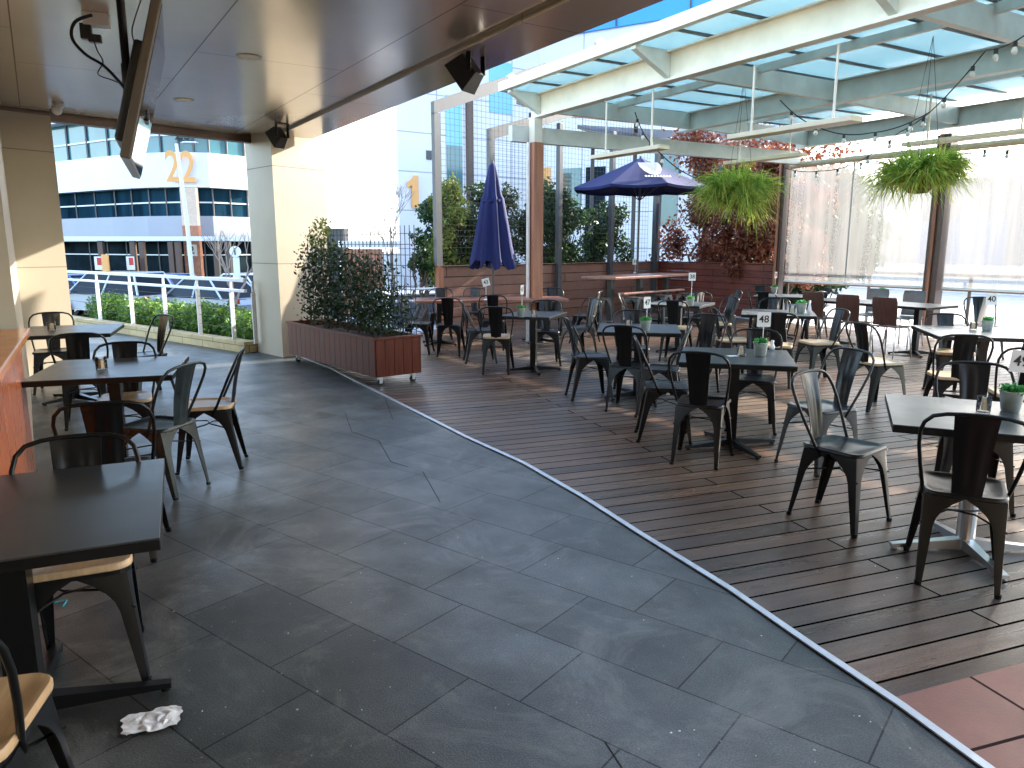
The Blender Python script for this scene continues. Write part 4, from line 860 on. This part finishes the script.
# ---------------------------------------------------------------- chairs
def leg_mesh(sx, sy):
    mb = MB(); bm = mb.bm
    tx, ty, bx_, by_ = .172, (.165 if sy > 0 else .16), (.215 if sy > 0 else .175), (.215 if sy > 0 else .235)
    rows = []
    for i in range(13):
        f = i / 12; z = .435 * (1 - f); cx, cy = sx * (tx + (bx_ - tx) * f), sy * (ty + (by_ - ty) * f)
        k = max(0., 1 - f / .36)
        wx = .027 + .115 * k ** 2.4 + .036 * (1 - f); wy = .027 + .108 * k ** 2.4 + .036 * (1 - f)
        r = .014
        pts = [(cx - sx * wx, cy), (cx - sx * (r + .012), cy), (cx - sx * r * .3, cy - sy * r * .3), (cx, cy - sy * (r + .012)), (cx, cy - sy * wy)]
        rows.append([bm.verts.new((p[0], p[1], z)) for p in pts])
    for a, b in zip(rows, rows[1:]):
        for k in range(4): bm.faces.new((a[k], a[k + 1], b[k + 1], b[k]))
    bmesh.ops.recalc_face_normals(bm, faces=bm.faces)
    bmesh.ops.solidify(bm, geom=list(bm.faces), thickness=.004)
    mb.lathe([(0, .0), (.015, 0), (.016, .02), (0, .02)], 10, (sx * (bx_ - .012), sy * (by_ - .012), 0)); return mb
def rsq(w0, w1, d, r, n=5):     # rounded trapezoid outline, w0 at the back, w1 at the front
    pts = []
    for (cx, cy, a0) in ((w1 / 2 - r, d / 2 - r, 0), (-w1 / 2 + r, d / 2 - r, 90), (-w0 / 2 + r, -d / 2 + r, 180), (w0 / 2 - r, -d / 2 + r, 270)):
        for k in range(n): a = R(a0 + 90 * k / (n - 1)); pts.append((cx + r * math.cos(a), cy + r * math.sin(a)))
    return pts
def seat_mesh(wood):
    mb = MB(); bm = mb.bm; z0, z1 = (.447, .475) if wood else (.435, .458); N_ = 20
    o = rsq(.345, .375, .37, .06); lv = []
    for s, z in ((.97, z0), (1.0, z0 + .004), (1.0, z1 - .006), (.975, z1), (.86, z1 - .001), (.80, z1 - .007), (.4, z1 - .009), (.05, z1 - .009)):
        lv.append([bm.verts.new((x * s, y * s, z)) for x, y in o])
    for a, b in zip(lv, lv[1:]):
        for k in range(N_): bm.faces.new((a[k], a[(k + 1) % N_], b[(k + 1) % N_], b[k]))
    bm.faces.new(lv[0][::-1]); bm.faces.new(lv[-1]); return mb
def splat_mesh():
    mb = MB(); bm = mb.bm; rows = []
    for i in range(13):
        f = i / 12; z = .452 + .392 * f; y = -.172 - .085 * f + .012 * math.sin(f * math.pi); w = .062 + .028 * f; row = []
        for k in range(11):
            g_ = -1 + 2 * k / 10; e = .004 * math.cos(g_ * math.pi * 2.5) * (1 if .12 < f < .9 and abs(g_) < .95 else 0); row.append(bm.verts.new((w * g_, y - .012 * (1 - g_ * g_) + e, z)))
        rows.append(row)
    for a, b in zip(rows, rows[1:]):
        for k in range(10): bm.faces.new((a[k], a[k + 1], b[k + 1], b[k]))
    bmesh.ops.recalc_face_normals(bm, faces=bm.faces); bmesh.ops.solidify(bm, geom=list(bm.faces), thickness=.003)
    return mb
def frame_mesh():
    half = [(.168, -.05, .40), (.180, -.085, .47), (.200, -.135, .58), (.214, -.180, .68), (.216, -.213, .75), (.203, -.238, .80), (.172, -.253, .833), (.12, -.262, .848), (.06, -.266, .853), (0, -.267, .854)]
    pts = half + [(-x, y, z) for x, y, z in half[-2::-1]]
    mb = MB(); mb.tube(pts, .0095, 8); return mb
def make_chair(fm, sm, label):
    t = empty('metal_chair', (0, 0, 0), 0, label, 'chair', 'metal bistro chairs')
    mb = seat_mesh(sm == 'wood'); mb.build('seat', M['wood_seat'] if sm == 'wood' else M[fm], t, angle=.8)
    if sm == 'wood': mb = MB(); mb.prism(rsq(.335, .365, .36, .055), .432, .4465); mb.build('seat_pan', M[fm], t)
    splat_mesh().build('backrest', M[fm], t, angle=.7); frame_mesh().build('back_frame', M[fm], t, True)
    for sx in (-1, 1):
        for sy in (1, -1): leg_mesh(sx, sy).build('leg', M[fm], t, angle=.6)
    mb = MB(); mb.tube([(-.175, -.18, .30), (-.06, -.02, .325), (.06, .02, .325), (.185, .185, .30)], .005, 6); mb.tube([(.175, -.18, .30), (.06, -.02, .318), (-.06, .02, .318), (-.185, .185, .30)], .005, 6); mb.build('brace', M[fm], t, True)
    remember(t); return t
protos = {}
def chair(kind, x, y, face, label, group='metal bistro chairs'):
    rz = R(face - 90) + RJ.uniform(-.02, .02)
    if kind not in protos:
        t = MAKE[kind](label); t.location = (x, y, ZD(x, y)); t.rotation_euler = (0, 0, rz); protos[kind] = t; return t
    return dup(protos[kind], (x, y, ZD(x, y)), rz, label)
RJ = random.Random(2)
def ZD(x, y): return .006 if x > -1.6 + (10.5 - y) * .45 * 0 and (x - sp[3][0]) > -.5 * (y - sp[3][1]) * .5 - .6 and x > -.2 else .006
def make_ply(mname, label):
    t = empty('plywood_chair', (0, 0, 0), 0, label, 'chair', 'moulded plywood chairs')
    def shell(rows_, name):
        mb = MB(); bm = mb.bm; rows = []
        for (y, z, w, cv) in rows_: rows.append([bm.verts.new((w * g_, y - cv * (g_ * g_) * 0 + cv * (g_ * g_), z)) for g_ in [-1 + k / 4 for k in range(9)]])
        for a, b in zip(rows, rows[1:]):
            for k in range(8): bm.faces.new((a[k], a[k + 1], b[k + 1], b[k]))
        bmesh.ops.recalc_face_normals(bm, faces=bm.faces); bmesh.ops.solidify(bm, geom=list(bm.faces), thickness=.011); mb.build(name, M[mname], t, angle=.7)
    shell([(.22, .45, .17, 0), (.19, .462, .19, 0), (.0, .458, .2, 0), (-.15, .46, .19, 0), (-.185, .475, .185, 0)], 'seat')
    shell([(-.188, .48, .18, .0), (-.20, .55, .175, .008), (-.22, .66, .185, .015), (-.25, .80, .19, .018), (-.256, .87, .18, .018), (-.257, .88, .165, .018)], 'backrest')
    for sx in (-1, 1):
        for sy in (-1, 1):
            mb = MB(); mb.tube([(sx * .12, sy * .12, .445), (sx * .17, sy * .17, .42), (sx * .20, sy * (.22 if sy > 0 else .24), 0)], .009, 8); mb.build('leg', M['chrome'], t, True)
    remember(t); return t
def make_stool(label):
    t = empty('metal_stool', (0, 0, 0), 0, label, 'stool', 'metal stools at the tall table')
    mb = MB(); bm = mb.bm; mb.prism(rsq(.29, .29, .29, .04), .625, .65); mb.build('seat', M['gun_and_lit'], t)
    for sx in (-1, 1):
        for sy in (-1, 1):
            mb = MB(); bm = mb.bm; rows = []
            for i in range(9):
                f = i / 8; z = .625 * (1 - f); cx, cy = sx * (.14 + .05 * f), sy * (.14 + .05 * f); k = max(0, 1 - f / .3); w = .03 + .11 * k ** 2.2
                rows.append([bm.verts.new(p) for p in ((cx - sx * w, cy, z), (cx, cy, z), (cx, cy - sy * w, z))])
            for a, b in zip(rows, rows[1:]):
                for k in range(2): bm.faces.new((a[k], a[k + 1], b[k + 1], b[k]))
            bmesh.ops.recalc_face_normals(bm, faces=bm.faces); bmesh.ops.solidify(bm, geom=list(bm.faces), thickness=.004); mb.build('leg', M['gun_and_lit'], t)
    mb = MB()
    for a, b in (((-1, -1), (1, -1)), ((1, -1), (1, 1)), ((1, 1), (-1, 1)), ((-1, 1), (-1, -1))): mb.tube([(a[0] * .17, a[1] * .17, .22), (b[0] * .17, b[1] * .17, .22)], .007, 6)
    mb.build('footrest', M['gun_and_lit'], t); remember(t); return t
MAKE = {'T': lambda l: make_chair('black', 'metal', l), 'G': lambda l: make_chair('gun_and_lit', 'metal', l), 'W': lambda l: make_chair('black', 'wood', l), 'E': lambda l: make_chair('black_green', 'metal', l), 'K': lambda l: make_ply('ply', l), 'Y': lambda l: make_ply('ply_grey', l), 'S': make_stool}  # G repeats the black chair in grey, sunlight put into its colour
CH = [
 ('W', -1.35, 1.59, 105, 'black chair with pale timber seat, cut by the bottom left corner'),
 ('W', -1.62, 2.60, -67, 'black chair with timber seat tucked under the nearest left table'),
 ('T', -2.07, 3.72, 112, 'black metal chair with its back to the camera in front of the second left table'),
 ('W', -2.93, 5.50, -67, 'timber seat chair on the far side of the second left table'),
 ('E', -2.32, 4.72, 165, 'dark green metal chair at the right side of the second left table'),
 ('W', -2.22, 5.28, 193, 'timber seat chair behind the dark green one, out on the grey paving'),
 ('W', -3.85, 6.58, 113, 'timber seat chair with its back to the camera at the third left table'),
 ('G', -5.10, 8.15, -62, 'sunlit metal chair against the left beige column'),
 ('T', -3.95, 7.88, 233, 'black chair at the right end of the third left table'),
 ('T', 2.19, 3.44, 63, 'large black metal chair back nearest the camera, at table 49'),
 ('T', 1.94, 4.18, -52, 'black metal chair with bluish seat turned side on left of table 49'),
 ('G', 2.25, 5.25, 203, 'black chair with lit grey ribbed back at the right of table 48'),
 ('T', 2.89, 4.48, -112, 'black metal chair facing the camera behind table 49'),
 ('W', 3.95, 5.65, 70, 'chair half hidden at the right edge behind table 49'),
 ('T', 1.43, 5.43, 64, 'black metal chair with its back to the camera in front of table 48'),
 ('T', 1.28, 6.06, -8, 'black metal chair seen side on at the left of table 48'),
 ('T', 2.13, 6.42, -110, 'black metal chair under the far side of table 48'),
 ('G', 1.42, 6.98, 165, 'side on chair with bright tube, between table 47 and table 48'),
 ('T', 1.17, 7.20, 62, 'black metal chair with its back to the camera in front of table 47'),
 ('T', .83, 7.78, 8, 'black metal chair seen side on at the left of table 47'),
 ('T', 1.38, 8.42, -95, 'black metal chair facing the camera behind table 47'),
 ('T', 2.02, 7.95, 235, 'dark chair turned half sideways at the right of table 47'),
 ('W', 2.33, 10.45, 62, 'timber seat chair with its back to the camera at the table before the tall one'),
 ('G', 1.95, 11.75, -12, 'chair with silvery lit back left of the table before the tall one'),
 ('T', 2.95, 12.0, -120, 'dark chair behind the table before the tall one'),
 ('W', 3.02, 10.95, 195, 'timber seat chair between two grey tables near the red fence'),
 ('W', 3.08, 8.55, 70, 'black chair with pale seat in front of the grey table behind table 48'),
 ('W', 2.72, 9.05, 0, 'timber seat chair with shining tube at the left of the grey table behind table 48'),
 ('W', 3.67, 8.80, 190, 'timber seat chair alone on sunlit deck right of the grey table'),
 ('W', 3.64, 7.28, 18, 'timber seat chair facing table 40 from its left'),
 ('T', 3.72, 10.50, -108, 'dark chair behind the grey table behind table 48'),
 ('T', 4.25, 12.45, 62, 'black chair with its back to the camera at the far table by the red fence'),
 ('T', 4.65, 13.85, -100, 'black chair facing out behind the far table by the red fence'),
 ('T', 5.35, 13.2, 185, 'black chair at the right of the far table by the red fence'),
 ('T', 4.95, 12.5, 118, 'black chair beside the far table nearest the plywood chairs'),
 ('G', 3.55, 12.5, 185, 'tall looking side on chair close to the red fence'),
 ('W', 4.78, 7.98, -100, 'timber seat chair tucked under the far side of table 40'),
 ('W', 3.92, 6.47, 72, 'black chair with its back to the camera in front of table 40'),
 ('T', 6.85, 10.7, -98, 'black chair standing on the bright paving behind table 40'),
 ('T', 6.95, 9.6, 165, 'chair just entering the right edge beside table 40'),
 ('W', -.19, 9.40, 86, 'timber seat chair with its back to the camera at the table by the wooden post'),
 ('G', -.44, 10.25, 8, 'lit grey chair at the left of the table by the wooden post'),
 ('T', -.92, 10.95, 88, 'black chair with its back to the camera at the left of the long timber table'),
 ('T', -1.42, 11.15, -5, 'black chair side on nearest the planter at the long timber table'),
 ('T', -1.25, 12.95, -88, 'black chair behind the left end of the long timber table'),
 ('G', -.68, 13.1, -95, 'grey chair behind the long timber table left of the umbrella pole'),
 ('T', -.28, 11.6, 86, 'dark chair in front of the long timber table below the umbrella'),
 ('T', .46, 10.08, -92, 'black chair right against the wooden post, facing the camera'),
 ('T', .95, 10.55, -150, 'black chair right of the wooden post, turned sideways'),
 ('T', .70, 13.1, -92, 'black chair behind the right end of the long timber table'),
 ('T', 1.22, 12.4, 160, 'black chair at the right end of the long timber table'),
 ('S', 1.62, 13.7, 45, 'sunlit metal stool at the left end of the tall table'),
 ('S', 2.32, 13.95, 45, 'metal stool left of centre in front of the tall table'),
 ('S', 2.95, 14.6, 45, 'metal stool right of centre in front of the tall table'),
 ('S', 3.55, 15.15, 45, 'metal stool at the right end of the tall table'),
 ('K', 4.98, 11.95, 32, 'chestnut plywood chair, leftmost of the three with backs to the camera'),
 ('K', 5.22, 11.25, 32, 'chestnut plywood chair, middle of the three with backs to the camera'),
 ('K', 5.48, 10.65, 32, 'chestnut plywood chair, rightmost of the three with backs to the camera'),
 ('Y', 6.05, 12.55, -148, 'grey plywood chair on the far side of the long dark table, left'),
 ('Y', 6.35, 11.95, -148, 'grey plywood chair on the far side of the long dark table, right'),
 ('Y', 6.62, 10.75, 130, 'grey plywood chair at the near end of the long dark table'),
]
for c in CH: chair(*c)
for o in [o for o in D.objects if o.parent is None and o.name.startswith(('plywood_chair', 'metal_stool'))]:
    o['group'] = 'moulded plywood chairs' if o.name.startswith('ply') else 'metal stools at the tall table'
# ---------------------------------------------------------------- tables
TG = 'square cafe tables'
def cross_base(t, m, r=.36, z=0., rot=R(45), foot=None):
    for k in range(4):
        a = rot + k * math.pi / 2; mb = MB(); bm = mb.bm; dx, dy = math.cos(a), math.sin(a); nx, ny = -dy, dx
        pts = [(.03, .028, .07), (r * .55, .02, .048), (r, .018, .03)]; v = []
        for d, w, h in pts: v.append([bm.verts.new((dx * d + nx * s * w, dy * d + ny * s * w, zz)) for s, zz in ((-1, .012), (1, .012), (1, h), (-1, h))])
        for p, q in zip(v, v[1:]):
            for j in range(4): bm.faces.new((p[j], p[(j + 1) % 4], q[(j + 1) % 4], q[j]))
        bm.faces.new(v[0][::-1]); bm.faces.new(v[-1]); mb.lathe([(0, 0), (.018, 0), (.018, .014), (0, .014)], 10, (dx * (r - .02), dy * (r - .02), 0)); mb.build('base_arm', m, t)
def table(x, y, w, d, rot, label, top='top', base='black', col=.075, h=.74, edge='black', bases=((0, 0),), group=TG, brot=R(45), br=.36, name='cafe_table'):
    t = empty(name, (x, y, .006), R(rot), label, 'table', group)
    mb = MB(); mb.box((0, 0, h - .003), (w, d, .006), bev=.002); mb.build('tabletop', M[top], t)
    mb = MB(); mb.box((0, 0, h - .023), (w - .001, d - .001, .034), bev=.003); mb.build('table_edge', M[edge], t)
    for bx0, by0 in bases:
        e = t
        mb = MB()
        if col > 0: mb.box((bx0, by0, h / 2 - .01), (col, col, h - .06))
        else: mb.tube([(bx0, by0, .03), (bx0, by0, h - .03)], -col, 16)
        mb.box((bx0, by0, h - .046), (min(.4, w * .6), min(.4, d * .6), .012)); mb.build('pedestal', M[base], t)
        sub = len(D.objects); before = set(D.objects.keys()); cross_base(t, M[base], br, rot=brot)
        if bx0 or by0:
            for n_ in set(D.objects.keys()) - before: D.objects[n_].location = (bx0, by0, 0)
    return t
table(-1.67, 2.31, .95, .92, 24, 'nearest dark laminate table on the left, empty', edge='black', brot=R(-4), br=.45, col=.10)
table(-2.86, 5.24, .90, .95, 17, 'second dark table from the camera on the left, with a sugar jar', edge='black')
table(-4.60, 7.66, .90, 1.0, 20, 'third dark table on the left near the beige column', edge='black')
table(2.41, 3.72, .84, .84, -24, 'grey topped table with the 49 sign and polished pedestal', base='chrome', col=-.045, br=.38, brot=R(20), top='top')
table(1.77, 5.80, .84, .88, -15, 'dark table with the 48 sign', brot=R(30), br=.40)
table(1.34, 7.82, .84, .86, -9, 'dark table with the 47 sign', brot=R(30), br=.38)
table(.28, 9.48, .66, .80, -20, 'dark table with plant bucket beside the wooden post', brot=R(30))
table(4.78, 7.46, 1.1, 1.05, -15, 'broad grey table with the 40 sign', top='topgrey', brot=R(35), br=.4)
table(3.48, 9.70, .90, .88, -18, 'grey table behind table 48 with bottles and a green bucket', top='topgrey')
table(2.55, 11.3, .86, .84, -30, 'grey table with white sign in front of the tall table', top='topgrey')
table(4.75, 13.1, .86, .84, -25, 'far table by the corner post with a pinkish sign', top='topgrey')
table(5.66, 11.5, 2.0, .86, 122, 'long dark table among the plywood chairs', name='long_table', group='long tables', bases=((-.65, 0), (.65, 0)), brot=R(45))
t = table(-.36, 12.3, 2.5, .78, 10, 'long reddish timber table along the brown fence', top='tabletimber', edge='tabletimber', name='long_table', group='long tables', bases=((-.85, 0), (.85, 0)))
o = empty('tall_table', (2.58, 15.08, .006), R(45), 'tall reddish timber table with foot shelf in the fence corner', 'table')
mb = MB(); mb.box((0, 0, 1.0), (2.7, .82, .045), bev=.006); mb.build('tabletop', M['tabletimber'], o)
for x in (-.95, 0, .95): mb = MB(); mb.box((x, 0, .49), (.10, .10, .97)); mb.box((x, 0, .015), (.1, .6, .03)); mb.build('leg', M['black'], o)
mb = MB(); mb.box((0, -.33, .70), (2.1, .14, .035), bev=.005)
for x in (-.8, .8): mb.box((x, -.16, .67), (.05, .3, .03))
mb.build('foot_shelf', M['tabletimber'], o)
# ---------------------------------------------------------------- things on the tables
ZT_ = .746
def bucket(u, v, label, sign=None, card='card', s=1., lean=0., zt=ZT_, yaw=0., stake=.155):
    x, y = g(u, v, zt); o = empty('plant_bucket', (x, y, zt), 0, label, 'plant pot', 'little buckets of greenery')
    mb = MB(); mb.lathe([(.0, 0), (.040 * s, 0), (.044 * s, .01), (.056 * s, .10 * s), (.060 * s, .104 * s), (.060 * s, .110 * s), (.052 * s, .108 * s), (.0, .09 * s)], 22); mb.build('bucket', M['pot'], o, angle=.6)
    leaves('greenery', M['herb'], o, [(0, 0, .115 * s)], [(.052 * s, .052 * s, .028)], 420, .013, int(u), shell=.2)
    if sign is not None:
        t = empty('table_sign', (x + .012, y - .005, zt + .09 * s), yaw, 'number sign standing in the bucket reading ' + sign if sign else 'blank looking sign', 'sign', None)
        t['label'] = SIGN[sign]; mb = MB(); mb.tube([(0, 0, 0), (lean * .1, 0, stake - .055)], .0035, 6); mb.build('stake', M['white'], t)
        mb = MB(); mb.box((0, 0, 0), (.105, .004, .115), bev=.001); c = mb.build('card', M[card], t, loc=(lean * .12, 0, stake)); c.rotation_euler = (0, lean, 0)
        text(sign, .078, 'digits', M['ink'], c, (0, -.0035, 0), (R(90), 0, 0), .0006)
    return o
SIGN = {'49': 'white card reading 49 on the right foreground table', '48': 'white card reading 48 on the dark table amid the deck', '47': 'white card reading 47, turned a little, left of the 48 one', '40': 'white card reading 40 before the bright paving', '43': 'tilted white card reading 43 by the umbrella pole', '31': 'white card reading 31 standing on the tall timber table', '38': 'small blurred white card reading 38 before the tall table', '41': 'narrow turned card reading 41 by the wooden post', '39': 'pinkish card reading 39 near the corner post'}
def jar(u, v, label, zt=ZT_, s=1.):
    x, y = g(u, v, zt); o = empty('sugar_jar', (x, y, zt), .3, label, 'jar', 'sugar jars on tables')
    mb = MB(); mb.lathe([(.0, 0), (.030 * s, 0), (.034 * s, .008), (.034 * s, .085 * s), (.031 * s, .085 * s), (.031 * s, .012), (0, .010)], 20); mb.build('glass', M['jar'], o, True)
    mb = MB(); rr = random.Random(int(u))
    for k in range(6): mb.box((rr.uniform(-.014, .014), rr.uniform(-.014, .014), .045), (.03, .006, .065), rr.uniform(0, 3))
    mb.build('sachets', M['sugar'], o)
    return o
jar(102, 370, 'sugar jar on the second left table', s=1.1); jar(52, 331, 'sugar jar on the third left table', s=1.1)
bucket(1010, 411, 'plant bucket holding the 49 sign', '49', lean=.08, yaw=-.1, stake=.175); jar(983, 412, 'sugar jar beside the 49 sign')
bucket(760, 356, 'plant bucket holding the 48 sign', '48', yaw=-.05, stake=.20); jar(741, 356, 'sugar jar beside the 48 sign')
bucket(645, 331, 'plant bucket holding the 47 sign', '47', yaw=.7, stake=.20); jar(628, 328, 'sugar jar beside the 47 sign')
bucket(987, 331, 'plant bucket holding the 40 sign', '40', yaw=-.15, stake=.235, lean=-.05); jar(973, 330, 'sugar jar beside the 40 sign')
bucket(521, 317, 'plant bucket near the wooden post', '41', yaw=1.2, stake=.24); jar(534, 317, 'sugar jar near the wooden post')
bucket(690, 306, 'plant bucket on the table before the tall one', '38', stake=.33, yaw=.1); jar(684, 307, 'sugar jar on the table before the tall one')
bucket(774, 293, 'plant bucket by the corner post', '39', card='cardpink', yaw=.8, stake=.24)
bucket(801, 313, 'green bucket at the right end of the grey table behind table 48', s=1.2); jar(792, 313, 'jar at the right end of the grey table behind table 48', s=1.2)
bucket(882, 296, 'plant bucket on the long dark table')
x, y = g(733, 356, ZT_); mb = MB(); mb.box((x, y, ZT_ + .001), (.09, .06, .0015), .2); tag(mb.build('coaster', M['card']), 'white paper coaster left of the 48 jar', 'coaster')
for (u, v, h, lb) in ((772, 350, .07, 'small white shaker at the back of table 48'), (809, 314, .16, 'tall white menu bottle on the grey table behind table 48')):
    x, y = g(u, v, ZT_); mb = MB(); mb.lathe([(0, 0), (.02, 0), (.024, h * .4), (.012, h * .75), (.012, h), (0, h)], 14, (0, 0, 0)); o = empty('shaker', (x, y, ZT_), 0, lb, 'shaker'); mb.build('body', M['white'], o, True); mb = MB(); mb.lathe([(0, h), (.014, h), (.013, h + .012), (0, h + .012)], 12); mb.build('cap', M['chrome'], o)
# loose number signs: on the tall table, on the umbrella pole
def loose(sign, loc, stake, yaw=0., lean=0.):
    t = empty('table_sign', loc, yaw, SIGN[sign], 'sign'); mb = MB(); mb.tube([(0, 0, 0), (0, 0, stake - .055)], .004, 6); mb.lathe([(0, 0), (.04, 0), (.03, .012), (0, .014)], 14); mb.build('stand', M['white'], t)
    mb = MB(); mb.box((0, 0, 0), (.12, .004, .125), bev=.001); c = mb.build('card', M['card'], t, loc=(0, 0, stake)); c.rotation_euler = (0, lean, 0); text(sign, .08, 'digits', M['ink'], c, (0, -.0035, 0), (R(90), 0, 0), .0006)
x, y = g(635, 273, 1.03); loose('31', (x, y, 1.03), .24, .1)
x, y = g(486, 299.5, .75); loose('43', (x, y, .746), .28, .0, -.25)
# ---------------------------------------------------------------- litter
x, y = g(152, 722); o = None
bm = bmesh.new(); bmesh.ops.create_grid(bm, x_segments=18, y_segments=12, size=.5); rr = random.Random(7)
from mathutils import noise
for v in bm.verts:
    p = v.co.copy(); q = p * 5
    v.co.z = .25 * abs(noise.noise(q)) + .10 * abs(noise.noise(q * 2.3)) - .02; v.co.x += .12 * noise.noise(q + Vector((5, 0, 0))); v.co.y += .12 * noise.noise(q + Vector((0, 9, 0)))
    e = max(abs(p.x), abs(p.y)); v.co.z *= 1 - .6 * max(0, e - .3) / .2
    if abs(p.y) > .4: v.co.x *= .8
me = D.meshes.new('paper_napkin'); bm.to_mesh(me); bm.free(); o = link('paper_napkin', me, M['tissue'], None, True, (x, y, .006), R(25)); o.scale = (.19, .12, .10); tag(o, 'crumpled white napkin on the paving by the near table foot', 'napkin')
sm_ = o.modifiers.new('s', 'SUBSURF'); sm_.levels = 1; sm_.render_levels = 2
x, y = g(66, 603); mb = MB(); mb.tube([(-.05, -.01, .004), (0, .01, .006), (.012, -.045, .004)], .0035, 6); o = mb.build('plastic_scrap', M['straw'], loc=(x, y, .002)); tag(o, 'bent blue plastic scrap under the nearest left table', 'litter')
# ---------------------------------------------------------------- camera, sky, sun
cam = D.cameras.new('camera'); co = D.objects.new('camera', cam); COL.objects.link(co); SC.camera = co
cam.sensor_width = 36; cam.lens = F / 1024 * 36; cam.clip_end = 2000; cam.clip_start = .05
co.location = (0, 0, H); co.rotation_euler = (R(90) - PITCH, 0, 0)
SC.render.resolution_x = 1024; SC.render.resolution_y = 768
w = D.worlds.new('World'); SC.world = w; w.use_nodes = True; nt = w.node_tree; bg = nt.nodes['Background']
sk = nt.nodes.new('ShaderNodeTexSky'); sk.sky_type = 'NISHITA'; sk.sun_disc = False
SAZ = R(56); SEL = R(24.5)      # azimuth clockwise from straight ahead (+y)
sk.sun_elevation = SEL; sk.sun_rotation = SAZ; sk.air_density = 1.; sk.dust_density = 1.5; sk.ozone_density = 1.
nt.links.new(sk.outputs[0], bg.inputs[0]); bg.inputs[1].default_value = .15
sl = D.lights.new('sun', 'SUN'); sl.energy = 2.4; sl.angle = R(.5); sl.color = (1., .93, .82); so = D.objects.new('sun', sl); COL.objects.link(so)
sd = Vector((math.sin(SAZ) * math.cos(SEL), math.cos(SAZ) * math.cos(SEL), math.sin(SEL))); so.rotation_euler = sd.to_track_quat('Z', 'Y').to_euler()
SC.view_settings.view_transform = 'Standard'; SC.view_settings.look = 'None'; SC.view_settings.exposure = 2.85; SC.view_settings.gamma = 1.
SC.cycles.max_bounces = 8; SC.cycles.diffuse_bounces = 4; SC.cycles.transparent_max_bounces = 12; SC.cycles.caustics_reflective = False; SC.cycles.caustics_refractive = False; SC.cycles.sample_clamp_indirect = 6.
for o in D.objects:
    if o.parent is None and o.type in ('MESH', 'EMPTY') and not o.get('label') and not o.get('kind'): print('UNLABELLED', o.name)
